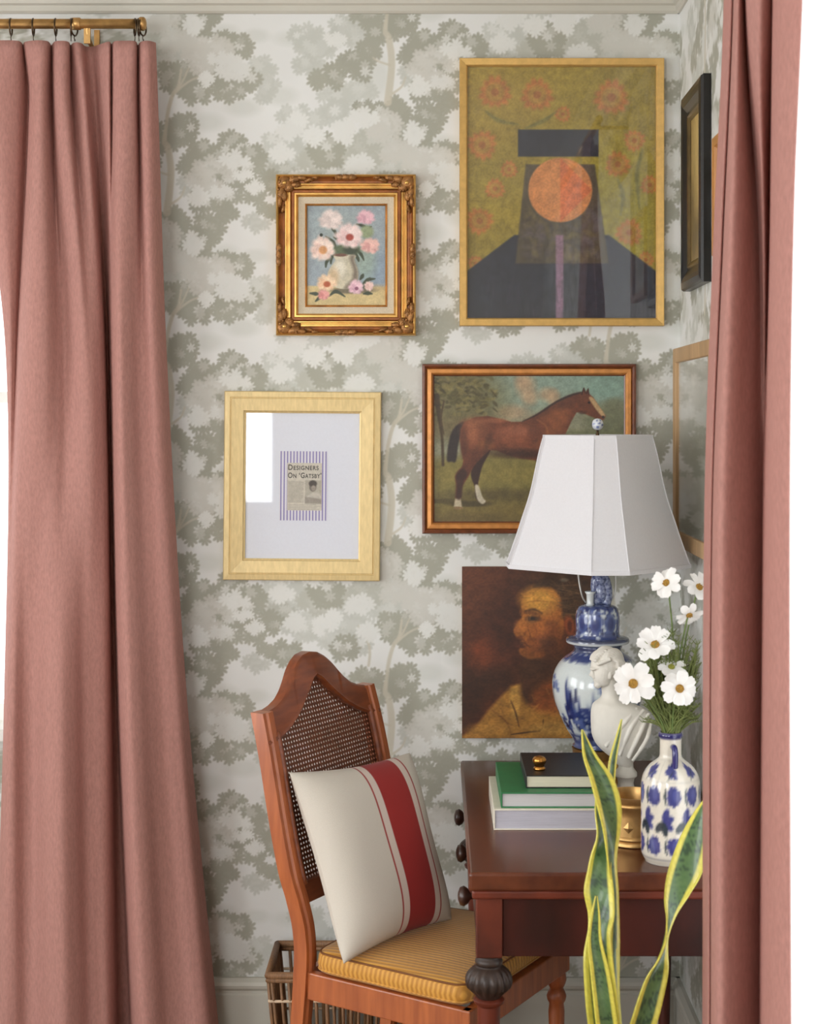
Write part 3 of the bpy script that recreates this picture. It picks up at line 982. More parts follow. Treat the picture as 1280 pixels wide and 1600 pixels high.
cv.poly([(360, 706), (380, 706), (402, 768), (420, 790), (400, 806), (372, 778)], (206, 196, 170), 4, 1, 40)
cv.poly([(690, 540), (760, 520), (745, 620), (712, 700), (700, 830), (670, 830), (690, 700), (704, 600)], (56, 36, 30), 4, 1, 50)
body = [(945, 190), (958, 164), (966, 186), (980, 168), (984, 196), (1006, 216), (1040, 268), (1076, 320), (1066, 342), (1044, 342), (985, 318), (945, 300), (916, 300), (890, 345), (868, 392), (846, 440),
        (800, 500), (770, 540), (690, 566), (600, 552), (540, 536), (480, 512), (440, 508), (400, 545), (368, 578), (345, 610), (322, 655), (300, 690), (287, 720), (280, 775), (288, 826), (246, 818), (254, 772), (258, 705), (252, 655),
        (262, 632), (290, 600), (297, 565), (283, 500), (276, 440), (282, 390), (304, 352), (362, 326), (430, 320), (490, 334), (560, 352), (620, 352), (680, 325), (732, 294), (800, 250), (870, 214), (922, 198)]
cv.poly(body, HB, 3.5)
cv.poly([(400, 545), (368, 578), (345, 610), (322, 655), (300, 690), (287, 720), (280, 775), (254, 772), (258, 705), (252, 655), (262, 632), (290, 600), (330, 560)], (92, 50, 34), 8, .8, 50)
cv.poly([(252, 776), (282, 774), (290, 826), (244, 820)], (206, 192, 160), 4)
cv.ell(268, 828, 26, 8, (150, 120, 80), .5)
cv.ell(360, 400, 70, 66, HH, .9, .6).ell(560, 420, 110, 46, (158, 92, 62), .9, .75).ell(350, 355, 60, 22, (160, 100, 66), .9, .6).ell(640, 470, 90, 40, (150, 84, 54), .9, .6)
cv.ell(330, 520, 40, 60, (104, 56, 34), .9, .6).ell(560, 525, 160, 26, HD, .9, .55).ell(450, 420, 26, 80, (104, 56, 36), .9, .5, .1).ell(420, 480, 40, 24, (170, 112, 60), .9, .5)
cv.poly([(620, 352), (732, 294), (870, 214), (940, 196), (900, 250), (800, 300), (700, 350)], (92, 52, 36), 16, .6, 40)
cv.poly([(720, 330), (820, 280), (880, 300), (850, 380), (800, 430), (740, 420), (770, 370)], (152, 88, 50), 16, .75, 40)
cv.line([(700, 340), (750, 380), (760, 440)], [6, 10, 6], (172, 110, 62), 5, .6)
cv.ell(470, 345, 60, 14, (178, 112, 76), .9, .6).ell(340, 430, 34, 60, (176, 108, 70), .9, .5).ell(600, 400, 70, 26, (172, 104, 74), .9, .5).ell(690, 430, 40, 60, (92, 50, 34), .9, .5)
cv.ell(430, 470, 18, 50, (78, 44, 30), .9, .6, .3).ell(300, 460, 22, 80, (84, 46, 30), .9, .5).ell(640, 530, 120, 24, (64, 38, 28), .9, .6).ell(740, 480, 40, 40, (150, 92, 58), .9, .5)
for k in range(120):
    x_, y_ = rr.uniform(300, 740), rr.uniform(345, 520)
    cv.line([(x_, y_), (x_ + rr.uniform(8, 26), y_ + rr.uniform(-8, 12))], [1, 4, 1], rr.choice([(166, 104, 72), (98, 54, 36), (140, 80, 52), (180, 120, 88)]), 2.5, .35, 0)
cv.poly([(290, 610), (318, 640), (296, 690), (284, 775), (258, 772), (262, 705), (256, 655)], (58, 36, 28), 6, .75, 40)
cv.ell(950, 300, 22, 10, (70, 40, 30), .8, .7).ell(960, 250, 16, 30, (138, 80, 52), .9, .6, .4)
cv.line([(620, 350), (700, 312), (800, 246), (880, 208), (940, 190)], [4, 10, 12, 12, 8], (56, 36, 30), 3, .9)
cv.poly([(940, 200), (1000, 214), (1030, 262), (1060, 310), (1010, 312), (950, 290), (920, 250)], (110, 62, 40), 8, .8, 40)
cv.poly([(985, 222), (1004, 218), (1044, 272), (1072, 316), (1056, 322), (1020, 280)], (212, 176, 124), 4, .9, 40)
cv.ell(985, 246, 8, 6, (30, 22, 20), .4).ell(1062, 326, 8, 8, (60, 40, 36), .5)
cv.line([(945, 200), (956, 166), (964, 192)], [8, 6, 8], HD, 2, 1, 0).line([(972, 196), (980, 170), (984, 200)], [7, 5, 7], HD, 2, 1, 0)
cv.grain(.14, 2, 2)
cv.a *= .88
canvas_obj('canvas', cv, w_ - .058, h_ - .058, .008, M_oil, t)

# --- wide pale gold frame with the clipping
M_pale = mat('pale_gold_leaf', (216, 191, 136), .42, .2, var=.12, scale=140, stretch=(1, 1, .25), bump=.12, bscale=300)
t, w_, h_ = wall_pic('framed_clipping', 'wide pale gold frame with a newspaper clipping on striped paper', 351, 612, 595, 906, .0085)
MB().ring_frame(w_, h_, [(0, .001), (0, .018), (.002, .02), (.015, .021), (.0165, .0185), (.018, .0185), (.0195, .021), (.05, .019), (.052, .015), (.056, .013), (.056, .001)]).build('frame', M_pale, t)
mw, mh = w_ - .108, h_ - .108
MB().box(-mw / 2, mw / 2, -.008, -.004, -mh / 2, mh / 2).build('mat_board', mat('cool_white_mat', (216, 219, 228), .8, var=.02, scale=200), t)
MB().box(-mw / 2, mw / 2, -.0125, -.0115, -mh / 2, mh / 2).build('glass', M_glaze, t)
cv = Canvas(0, 0, 74, 108, 222, 200, (226, 224, 224))
for k in range(15):
    x = 2.2 + k * 4.97
    cv.a[:, :, :] = cv.a
    cv.line([(x, -4), (x, 112)], 1.9, (112, 104, 168), .35, .95, 0)
    cv.line([(x + 2.1, -4), (x + 2.1, 112)], .6, (172, 168, 200), .4, .7, 0)
cx0 = ((474.5 - 680) / 600 - t.location.x)
cz0 = (EYE - (759 - 650) / 600 - t.location.z)
sp = canvas_obj('striped_paper', cv, 74 / 600, 108 / 600, .0088, M_print, t)
sp.location = (cx0, 0, cz0)
cv = Canvas(0, 0, 54, 74, 162, 222, (196, 190, 176))
cv.poly([(1, 28), (26, 28), (26, 62), (1, 62)], (184, 178, 164), .6)
for j in range(14):
    y = 30 + j * 2.35
    cv.line([(2, y), (rr.uniform(21, 25), y)], .8, (140, 134, 122), .4, .6, 0)
for j in range(4):
    cv.line([(2, 65 + j * 2.4), (rr.uniform(40, 52), 65 + j * 2.4)], .8, (140, 134, 122), .4, .55, 0)
cv.poly([(28, 27), (53, 27), (53, 64), (28, 64)], (170, 164, 150), .6)
cv.ell(40, 37, 5.5, 7.5, (108, 100, 92), .3).ell(40, 32, 6.2, 5, (66, 60, 56), .4).ell(41, 39, 3.6, 4.2, (150, 140, 128), .5)
cv.poly([(29, 56), (36, 48), (46, 46), (53, 52), (53, 62), (29, 63)], (190, 184, 172), 1.2, 1, 30)
cv.poly([(28, 53), (40, 54), (53, 56), (53, 63), (28, 63)], (128, 120, 110), 1.2, .7)
cv.grain(.08, 3, 3)
cl = canvas_obj('clipping', cv, 54 / 600, 74 / 600, .0094, M_print, sp)
cl.location = (.003, 0, -.002)
M_ink = mat('black_ink', (52, 48, 46), .7, var=.05)


def text_mesh(name, body, size, m, parent, loc, bold=.0, small=False, w_fit=None):
    cu = bpy.data.curves.new(name, 'FONT')
    cu.body = body
    cu.size = size
    cu.offset = bold
    cu.space_character = 1.12
    cu.align_x, cu.align_y = 'LEFT', 'CENTER'
    if small:
        cu.small_caps_scale = .78
        for f_ in cu.body_format:
            f_.use_small_caps = True
    o = bpy.data.objects.new(name, cu)
    COL.objects.link(o)
    bpy.context.view_layer.update()
    dg = bpy.context.evaluated_depsgraph_get()
    me = bpy.data.meshes.new_from_object(o.evaluated_get(dg))
    bpy.data.objects.remove(o)
    if w_fit and len(me.vertices):
        xs = [v.co.x for v in me.vertices]
        k = w_fit / (max(xs) - min(xs))
        for v in me.vertices:
            v.co.x *= k
    me.materials.clear()
    o = link(name, me, m, parent)
    o.location = loc
    o.rotation_euler = (R90, 0, 0)
    return o


text_mesh('headline', 'Designers', .0195, M_ink, cl, (-.0435, -.00965, .0495), .0004, True, .079)
text_mesh('headline', 'On \u2018Gatsby\u2019', .0195, M_ink, cl, (-.0435, -.00965, .0285), .0004, True, .087)

# --- unframed oil sketch of a man in profile
t, w_, h_ = wall_pic('oil_sketch', 'unframed brown oil sketch of an old man in profile', 722, 885, 944, 1152)
cv = Canvas(118, 70, 735, 812, 222, 267, (78, 40, 22))
cv.ell(180, 160, 120, 130, (96, 52, 30), .9, .7).ell(560, 160, 180, 110, (70, 46, 28), .9, .8).ell(240, 430, 90, 90, (112, 52, 26), .9, .7).ell(200, 460, 40, 90, (130, 62, 30), .9, .6, .3).ell(340, 330, 120, 160, (64, 32, 20), .9, .8)
cv.ell(150, 620, 60, 130, (52, 30, 20), .9, .7).ell(600, 600, 90, 130, (120, 60, 28), .9, .6).ell(260, 560, 110, 60, (60, 34, 22), .9, .7)
cv.poly([(120, 800), (180, 760), (240, 680), (330, 585), (400, 570), (440, 620), (480, 660), (560, 690), (640, 740), (740, 780), (740, 815), (118, 815)], (160, 112, 48), 8, 1)
cv.poly([(330, 600), (400, 575), (372, 640), (360, 740), (330, 690)], (186, 140, 66), 6, .9, 40)
cv.poly([(380, 470), (500, 440), (545, 400), (560, 560), (540, 650), (470, 680), (400, 660), (370, 600)], (72, 42, 24), 14, 1, 50)
cv.poly([(420, 620), (500, 560), (560, 540), (600, 640), (560, 700), (440, 690)], (136, 72, 32), 18, .8, 50)
cv.line([(330, 650), (350, 700), (365, 760)], [4, 8, 4], (90, 58, 28), 3).line([(330, 795), (400, 785), (460, 775), (470, 730)], [3, 7, 6, 3], (60, 38, 22), 2.5).line([(250, 690), (310, 740), (330, 790)], [3, 6, 3], (116, 74, 34), 4)
cv.ell(520, 770, 110, 26, (178, 134, 66), .9, .8).ell(240, 770, 90, 24, (172, 124, 56), .9, .8)
face = [(376, 262), (374, 222), (392, 190), (430, 166), (500, 158), (545, 200), (556, 280), (560, 330), (545, 385), (505, 440), (430, 468), (384, 458), (366, 436), (372, 420), (386, 406), (372, 396), (380, 384), (352, 372), (342, 348), (356, 318), (376, 292)]
cv.poly(face, (160, 96, 42), 5, 1, 120)
cv.ell(450, 215, 75, 55, (206, 148, 62), .8, .95).ell(378, 330, 30, 30, (178, 108, 50), .8, .85).ell(440, 330, 40, 20, (176, 112, 52), .8, .8).ell(450, 350, 60, 50, (158, 88, 38), .9, .8).ell(440, 440, 60, 28, (120, 66, 30), .9, .8).ell(520, 380, 40, 70, (108, 58, 28), .9, .8)
cv.ell(425, 296, 30, 13, (74, 50, 34), .8, .9).ell(424, 294, 12, 7, (44, 34, 30), .6, .9).ell(416, 270, 40, 9, (100, 60, 32), .8, .85, .15).ell(420, 310, 28, 5, (170, 110, 56), .8, .6).ell(375, 415, 22, 7, (84, 40, 24), .7, .9).ell(372, 378, 16, 10, (96, 50, 26), .7, .8)
cv.line([(395, 350), (385, 385), (400, 410)], [4, 8, 4], (110, 60, 28), 4, .8).line([(400, 225), (440, 218), (490, 222)], [2, 5, 2], (150, 94, 40), 3, .8)
cv.poly([(430, 158), (500, 112), (580, 100), (670, 140), (700, 250), (650, 330), (590, 300), (556, 286), (545, 205), (505, 160)], (66, 44, 28), 12, 1, 60)
for k in range(40):
    cv.line([(rr.uniform(460, 640), rr.uniform(110, 200)), (rr.uniform(560, 690), rr.uniform(180, 300))], [1, 5, 1], rr.choice([(90, 62, 38), (50, 34, 24), (104, 76, 46)]), 3, .5, 0)
for k in range(150):
    x_, y_ = rr.uniform(370, 545), rr.uniform(180, 450)
    lit = (y_ < 260) or (x_ < 420 and y_ < 380)
    cc_ = rr.choice([(204, 146, 66), (186, 124, 54), (168, 100, 44)]) if lit else rr.choice([(128, 70, 32), (104, 56, 28), (150, 84, 40), (88, 46, 24)])
    cv.line([(x_, y_), (x_ + rr.uniform(-10, 16), y_ + rr.uniform(6, 26))], [2, 7, 2], cc_, 3.5, .45, 0)
for k in range(60):
    y_ = rr.uniform(150, 290)
    cv.line([(rr.uniform(525, 560), y_), (rr.uniform(575, 640), y_ + rr.uniform(-20, 26))], [1, 6, 1], rr.choice([(78, 54, 34), (60, 40, 28), (112, 84, 52), (128, 100, 64)]), 3, .6, 0)
cv.line([(392, 262), (430, 256), (466, 272)], [5, 11, 4], (72, 44, 26), 4, .8).line([(372, 396), (392, 402), (412, 420)], [3, 6, 3], (70, 34, 22), 3, .8).line([(402, 330), (414, 370), (404, 400)], [3, 7, 3], (98, 52, 26), 4, .7)
cv.ell(356, 345, 12, 12, (176, 104, 52), .8, .7).ell(440, 400, 50, 30, (112, 60, 30), .9, .6).ell(500, 420, 40, 40, (70, 38, 22), .9, .6)
for k in range(70):
    x_, y_ = rr.uniform(200, 700), rr.uniform(600, 790)
    if y_ > 810 - (x_ - 130) * .9 and y_ > 600:
        cv.line([(x_, y_), (x_ + rr.uniform(-20, 30), y_ + rr.uniform(-30, 20))], [3, 10, 3], rr.choice([(186, 136, 64), (150, 100, 46), (120, 76, 36), (170, 116, 56)]), 4, .5, 0)
cv.ell(582, 325, 22, 44, (140, 70, 36), .6, .9, -.2).ell(584, 325, 10, 26, (84, 40, 24), .7, .8)
cv.ell(560, 128, 18, 8, (120, 110, 90), .8, .7)
cv.grain(.22, 2, 3)
canvas_obj('canvas', cv, w_, h_, .012, M_oil, t)
MB().box(-w_ / 2, w_ / 2, -.0115, -.001, -h_ / 2, h_ / 2).build('board', mat('raw_canvas_edge', (150, 118, 80), .9), t)

# --- pictures on the right wall
M_black = mat('black_lacquer', (26, 24, 22), .32, var=.2, scale=30, spec=.4)


def side_pic(name, label, d0, d1, z0, z1):
    t = thing(name, label, 'picture', (XR, (d0 + d1) / 2 - CAM_D, (z0 + z1) / 2), (0, 0, -R90))
    return t, abs(d1 - d0), z1 - z0


t, w_, h_ = side_pic('framed_picture', 'black frame with gold inner edge high on the right wall', 4.02, 3.716, 1.96, 2.44)
MB().ring_frame(w_, h_, [(0, .001), (0, .018), (.004, .024), (.018, .027), (.03, .024), (.045, .016), (.052, .014), (.052, .001)]).build('frame', M_black, t)
MB().ring_frame(w_ - .102, h_ - .102, [(0, .001), (0, .015), (.004, .018), (.010, .016), (.016, .011), (.016, .001)]).build('gilt_lip', mat('worn_gold_lip', (104, 86, 52), .3, .6, var=.3, scale=40), t)
cv = Canvas(0, 0, 100, 110, 100, 110, (170, 142, 84))
cv.ell(30, 80, 40, 40, (110, 92, 58), .9, .8).ell(70, 30, 50, 40, (196, 172, 110), .9, .8).ell(60, 90, 40, 14, (84, 74, 50), .9, .7)
cv.grain(.12)
canvas_obj('canvas', cv, w_ - .128, h_ - .128, .009, M_oil, t)
t, w_, h_ = side_pic('framed_picture', 'small orange wood frame mostly hidden behind the right curtain', 3.60, 3.27, 2.005, 2.27)
MB().ring_frame(w_, h_, [(0, .001), (0, .016), (.003, .02), (.022, .018), (.026, .012), (.026, .001)]).build('frame', mat('orange_wood', (186, 128, 66), .4, var=.25, scale=30, stretch=(1, 1, .2)), t)
cv = Canvas(0, 0, 60, 60, 60, 60, (182, 168, 140))
cv.ell(30, 36, 18, 14, (120, 126, 100), .8, .8).grain(.1)
canvas_obj('canvas', cv, w_ - .048, h_ - .048, .008, M_oil, t)
M_oak = mat('light_oak', (186, 150, 106), .5, var=.25, scale=25, stretch=(1, 1, .12))
t, w_, h_ = side_pic('framed_picture', 'light oak frame on the right wall behind the white lampshade', 4.165, 3.6, 1.32, 1.823)
MB().ring_frame(w_, h_, [(0, .001), (0, .021), (.0015, .023), (.035, .022), (.037, .020), (.037, .001)]).build('frame', M_oak, t)
cv = Canvas(0, 0, 90, 90, 90, 90, (196, 194, 184))
cv.ell(40, 60, 34, 26, (150, 150, 136), .8, .8).ell(60, 40, 20, 24, (136, 138, 122), .8, .7).ell(30, 80, 40, 16, (110, 112, 98), .8, .7).grain(.1)
canvas_obj('print', cv, w_ - .07, h_ - .07, .012, M_print, t)
MB().box(-w_ / 2 + .034, w_ / 2 - .034, -.0175, -.0155, -h_ / 2 + .034, h_ / 2 - .034).build('glass', M_glaze, t)

# ------------------------------------------------------------------ desk
M_dwood = mat('dark_mahogany', (86, 44, 28), .3, var=.4, scale=14, stretch=(1, .12, 1), coat=.05, col2=(58, 28, 20), spec=.35)
M_dtop = mat('mahogany_top', (104, 56, 34), .26, scale=14, stretch=(1, .1, 1), coat=.0, col2=(72, 36, 24), spec=.38)
M_dred = mat('worn_red_mahogany', (108, 48, 32), .35, scale=9, stretch=(1, 1, .6), coat=.05, col2=(60, 28, 21), spec=.35)
M_dapr = mat('apron_mahogany', (78, 32, 24), .38, scale=7, stretch=(1, 1, .5), coat=.0, col2=(42, 22, 18), spec=.25)
M_carve = mat('dark_carved_wood', (56, 42, 35), .4, var=.4, scale=50, spec=.4)
DX0, DX1, DY0, DY1, DZ = .066, .625, -1.06, -.03, .76
t = thing('writing_desk', 'dark mahogany desk with carved turned legs in the corner', 'desk', ((DX0 + DX1) / 2, (DY0 + DY1) / 2, 0))
ox, oy = t.location.x, t.location.y


def D(b, x0, x1, y0, y1, z0, z1):
    return b.box(x0 - ox, x1 - ox, y0 - oy, y1 - oy, z0, z1)


D(MB(), DX0, DX1, DY0, DY1, DZ - .036, DZ).build('tabletop', M_dtop, t, bevel=.006, seg=3)
D(MB(), DX0 + .006, DX1 - .004, DY0 + .006, DY1 - .002, DZ - .054, DZ - .036).build('edge_moulding', M_dred, t, bevel=.005, seg=3)
ax0, ax1, ay0, ay1, az0, az1 = DX0 + .014, DX1 - .012, DY0 + .016, DY1 - .01, .588, DZ - .054
blk = .052
for nm, x0, x1, y0, y1 in (('front_apron', ax0 + blk, ax1 - blk, ay0 + .012, ay0 + .03), ('back_apron', ax0 + blk, ax1 - blk, ay1 - .03, ay1 - .012), ('side_apron', ax1 - .03, ax1 - .012, ay0 + blk, ay1 - blk), ('carcass', ax0 + .02, ax0 + .04, ay0 + blk, ay1 - blk)):
    D(MB(), x0, x1, y0, y1, az0, az1).build(nm, M_dapr if nm != 'front_apron' else M_dapr, t, bevel=.002)
M_knob = mat('turned_knob_wood', (62, 36, 26), .35, var=.3, scale=60, coat=.3)
ymid = (ay0 + ay1) / 2
for y0, y1 in ((ay0 + blk + .006, ymid - .006), (ymid + .006, ay1 - blk - .006)):
    dr = D(MB(), ax0 + .002, ax0 + .02, y0, y1, az0 + .012, az1 - .008).build('drawer', M_dwood, t, bevel=.003)
    for yy in ((-.17, -.5) if y1 > -.3 else (-.83,)):
        kb = MB().lathe([(.006, 0), (.007, .008), (.016, .014), (.021, .022), (.018, .03), (.008, .034), (0, .035)], 18).build('knob', M_knob, dr, True)
        kb.matrix_local = Matrix.Translation((ax0 + .002 - ox, yy - oy, (az0 + az1) / 2)) @ Matrix.Rotation(-R90, 4, 'Y')
leg_prof = [(0, 0), (.016, 0), (.02, .03), (.014, .05), (.018, .07), (.0145, .09), (.019, .3), (.022, .46), (.0225, .488), (.030, .494), (.031, .5), (.026, .505)]
bulb = [(.024, .505), (.033, .516), (.0415, .525), (.0445, .537), (.042, .55), (.034, .561), (.024, .567), (.027, .571), (.027, .578), (.023, .584), (.023, .588)]
for sx in (0, 1):
    for sy in (0, 1):
        cx = (ax0 + blk / 2 if sx == 0 else ax1 - blk / 2) - ox
        cy = (ay0 + blk / 2 if sy == 0 else ay1 - blk / 2) - oy
        lg = MB().lathe(leg_prof, 28, (cx, cy, 0))
        leg = smooth_angle(lg.build('leg', M_dred, t), 50)
        MB().box(cx - blk / 2, cx + blk / 2, cy - blk / 2, cy + blk / 2, az0, az1).build('leg_block', M_dred, leg, bevel=.003)
        # gadrooned bulb: lobes round the lathe
        n = 80
        vs = []
        prof = catmull(bulb, 26)
        for r_, z in prof:
            for k in range(n):
                q = 2 * math.pi * k / n
                g = 1 + (.16 * (abs(math.sin(q * 8)) - .55) if .508 < z < .566 else 0) * math.sin(max(0, min(1, (z - .508) / .058)) * math.pi)
                vs.append((cx + r_ * g * math.cos(q), cy + r_ * g * math.sin(q), z))
        fs = [(i * n + k, i * n + (k + 1) % n, (i + 1) * n + (k + 1) % n, (i + 1) * n + k) for i in range(len(prof) - 1) for k in range(n)]
        MB().add(vs, fs).build('carved_bulb', M_carve, leg, True)

# ------------------------------------------------------------------ things on the desk
def book(name, label, x0, x1, d_near, d_far, z0, h, cover, page, cover_t=.003, over=.004, cat='book', grp='books stacked on the desk'):
    y0, y1 = d_near - CAM_D, d_far - CAM_D
    cx, cy = (x0 + x1) / 2, (y0 + y1) / 2
    t = thing(name, label, cat, (cx, cy, z0), group=grp)
    X0, X1, Y0, Y1 = x0 - cx, x1 - cx, y0 - cy, y1 - cy
    c = MB().box(X0, X1, Y0, Y1, 0, cover_t).box(X0, X1, Y0, Y1, h - cover_t, h).box(X0, X0 + cover_t, Y0, Y1, cover_t, h - cover_t)
    c.build('cover', cover, t, bevel=.0012)
    n = 9
    pb = MB()
    for i in range(n):      # leaves in slightly uneven gatherings
        za, zb = cover_t + (h - 2 * cover_t) * i / n, cover_t + (h - 2 * cover_t) * (i + .96) / n
        e = rnd.uniform(0, .0008)
        pb.box(X0 + cover_t, X1 - over - e, Y0 + over + e, Y1 - over - e, za, zb)
    pb.build('pages', page, t)
    return t


M_cream = mat('cream_cover', (226, 220, 204), .5, var=.05, scale=40)
M_green = mat('green_cover', (42, 120, 72), .45, var=.12, scale=30)
M_blk = mat('black_cover', (30, 31, 31), .45, var=.15, scale=40)
M_page = mat('page_edges', (198, 196, 196), .9, var=.08, scale=20, stretch=(1, 1, 40))
M_page2 = mat('cream_page_edges', (214, 208, 186), .9, var=.08, scale=20, stretch=(1, 1, 40))
M_page3 = mat('grey_page_edges', (186, 184, 194), .8, var=.08, scale=12, stretch=(1, 1, 20))
book('book', 'thick cream book with grey page edges at the bottom of the desk pile', .126, .372, 3.465, 3.785, DZ, .045, M_cream, M_page3)
book('book', 'green book in the middle of the pile on the desk', .142, .36, 3.475, 3.785, DZ + .045, .0335, M_green, M_page)
z3 = DZ + .045 + .0335
book('book', 'black book with cream page edges on top of the pile', .198, .36, 3.515, 3.755, z3, .028, M_blk, M_page2, cover_t=.0025, over=.003)
b = MB().lathe([(0, 0), (.012, 0), (.0135, .002), (.0135, .005), (.0105, .008), (.012, .013), (.0155, .019), (.0155, .024), (.012, .029), (.006, .031), (0, .0315)], 24)
p = P(843, 1197, 3.57)
o = smooth_angle(b.build('brass_weight', mat('polished_brass', (196, 140, 70), .22, 1., var=.1), None), 50)
o.location = (p.x, p.y, z3 + .028)
tag(o, 'small round brass knob weight lying on the black book', 'paperweight')

# brass pot behind the tall vase
c = P(990, 1318, 3.37)
t = thing('brass_pot', 'squat brass pot with ribbed rim between the books and the tall vase', 'pot', (c.x, c.y, DZ))
smooth_angle(MB().lathe([(.05, 0), (.057, .002), (.057, .008), (.054, .011), (.057, .014), (.057, .018), (.053, .022), (.054, .06), (.054, .078), (.057, .081), (.057, .086), (.055, .088), (.059, .098), (.06, .102), (.057, .102), (.053, .09), (.05, .03), (0, .028)], 48).build('body', M_brass, t), 45)
for k in range(10):
    q = 2 * math.pi * k / 10
    MB().add([(.0545 * math.cos(q + dq), .0545 * math.sin(q + dq), z) for dq, z in ((-.2, .041), (0, .03), (.2, .041), (0, .054))] +
             [(.057 * math.cos(q), .057 * math.sin(q), .041)], [(0, 1, 4), (1, 2, 4), (2, 3, 4), (3, 0, 4)]).build('diamond_stud', M_brass, t)

# ------------------------------------------------------------------ lamp
LX, LD = .392, 3.89
ls = FOC / LD


def lz(py):
    return EYE - (py - 650) / ls


t = thing('table_lamp', 'blue and white ginger jar lamp with white panelled bell shade', 'lamp', (LX, LD - CAM_D, DZ))
M_china = printed('glazed_blue_white', .18, coat=.6, bscale=200)
WHT, CB, CB2 = (206, 214, 214), (44, 56, 112), (88, 104, 158)


def painted_lathe(name, prof, cv, parent, n=96, k=70, sp=1, off=(0, 0)):
    """cv: canvas x = angle 0..360 (180 faces the camera), y = 0 top .. 1 bottom of profile"""
    p = catmull(prof, k * 8)
    sl = np.concatenate([[0], np.cumsum(np.hypot(*np.diff(p, axis=0).T))])
    si = np.linspace(0, sl[-1], k)
    p = np.stack([np.interp(si, sl, p[:, 0]), np.interp(si, sl, p[:, 1])], 1)
    th = np.linspace(0, 2 * np.pi, n, endpoint=False)
    V = np.empty((k, n, 3))
    a = th - np.pi / 2 - np.pi
    V[..., 0] = p[:, 0][:, None] * np.cos(a) + off[0]
    V[..., 1] = p[:, 0][:, None] * np.sin(a) + off[1]
    V[..., 2] = p[:, 1][:, None]
    X = np.broadcast_to(np.degrees(th), (k, n))
    zt_ = p[:, 1].max()
    Y = np.broadcast_to(((zt_ - p[:, 1]) / (zt_ - p[-1, 1]))[:, None], (k, n))
    C = cv.sample(X, np.clip(Y, .001, .999), True)
    return grid_obj(name, V[::-1], C[::-1], M_china, parent, wrap=True)


def jz(py):
    return lz(py) - DZ


body = [(.0, jz(1006)), (.056, jz(1006)), (.056, jz(1014)), (.062, jz(1019)), (.082, jz(1028)), (.1, jz(1043)), (.1085, jz(1060)), (.109, jz(1076)), (.104, jz(1096)), (.091, jz(1118)), (.075, jz(1138)), (.061, jz(1152)), (.056, jz(1160)), (.058, jz(1166)), (.0, jz(1166))]
cv = Canvas(0, 0, 360, 1, 400, 160, WHT)
cv.a[:] = np.array(WHT)
cv2 = Canvas(0, 0, 360, 160, 400, 160, WHT)
for k in range(24):
    cv2.ell(k * 15 + 5, 18, 9, 7, CB, .4, .9, 0, 6, .3, k)
cv2.poly([(0, 0), (360, 0), (360, 12), (0, 12)], (60, 68, 100), 1)
cv2.poly([(0, 136), (360, 136), (360, 160), (0, 160)], CB, 1.5, .8)
for bx_ in (20, 92, 165, 240, 310):
    for k in range(6):
        cv2.poly([(bx_ - 34 + k * 7, 108), (bx_ - 30 + k * 7, 62 + 9 * ((k * 3) % 5)), (bx_ - 25 + k * 7, 108)], CB, 1.5, .95)
    for k in range(26):
        cv2.ell(bx_ + rr.uniform(-20, 26), 118 + rr.gauss(0, 11), rr.uniform(3, 9), rr.uniform(2, 5), rr.choice([CB, CB, CB2, (30, 38, 84)]), .4, .9, rr.uniform(0, 3))
    for k in range(9):
        cv2.ell(bx_ + 16 + rr.uniform(-9, 9), 58 + rr.uniform(-12, 12), rr.uniform(3, 7), rr.uniform(2, 4), CB2, .5, .9)
for k in range(120):
    cv2.ell(rr.uniform(0, 360), rr.gauss(120, 11), rr.uniform(4, 10), rr.uniform(2, 5), rr.choice([CB, CB, CB2, (30, 38, 84)]), .4, .9, rr.uniform(0, 3))
for bx_ in (60, 138, 290):
    for k in range(7):
        cv2.ell(bx_ + rr.uniform(-11, 11), rr.uniform(62, 108), rr.uniform(2, 4), rr.uniform(10, 22), rr.choice([CB, (30, 38, 84)]), .4, .95)
for k in range(16):
    cv2.ell(184 + rr.uniform(-14, 14), 58 + rr.uniform(-13, 13), rr.uniform(4, 9), rr.uniform(2, 5), rr.choice([CB2, (70, 88, 150)]), .5, .9)
for k in range(0):
    cv2.line([(rr.uniform(0, 340), rr.uniform(122, 156))] * 1 + [(rr.uniform(0, 340), 140)], 0.1, CB, .3, 0, 0)
for k in range(44):
    x, y = rr.uniform(0, 350), rr.uniform(118, 150)
    cv2.line([(x, y), (x + 14, y + 1)], 1.4, rr.choice([WHT, CB2]), .5, .8, 0)
cv2.y1, cv2.ys = 1, cv2.ys / 160
painted_lathe('jar', body, cv2, t)
lid = [(.0, jz(944)), (.022, jz(944)), (.043, jz(947)), (.051, jz(955)), (.0535, jz(970)), (.0525, jz(986)), (.056, jz(993)), (.073, jz(996)), (.076, jz(999)), (.074, jz(1004)), (.058, jz(1005)), (.056, jz(1008))]
cv3 = Canvas(0, 0, 360, 100, 300, 100, (70, 82, 128))
for k in range(330):
    cv3.ell(rr.uniform(0, 360), rr.uniform(6, 78), rr.uniform(3, 8), rr.uniform(2, 5), rr.choice([WHT, WHT, (40, 48, 96), CB2, (34, 40, 78)]), .4, .8, rr.uniform(0, 3))
for k in range(9):
    cv3.ell(k * 40 + 10, 44, 16, 24, (80, 94, 146), .3, .9).ell(k * 40 + 10, 44, 10, 15, (50, 60, 110), .5, .8)
    cv3.line([(k * 40 - 10, 10), (k * 40 - 10, 72)], 3, WHT, 1, .5, 0)
cv3.poly([(0, 80), (360, 80), (360, 88), (0, 88)], (64, 70, 96), 1).poly([(0, 88), (360, 88), (360, 98), (0, 98)], (200, 204, 206), 1)
cv3.y1, cv3.ys = 1, cv3.ys / 100
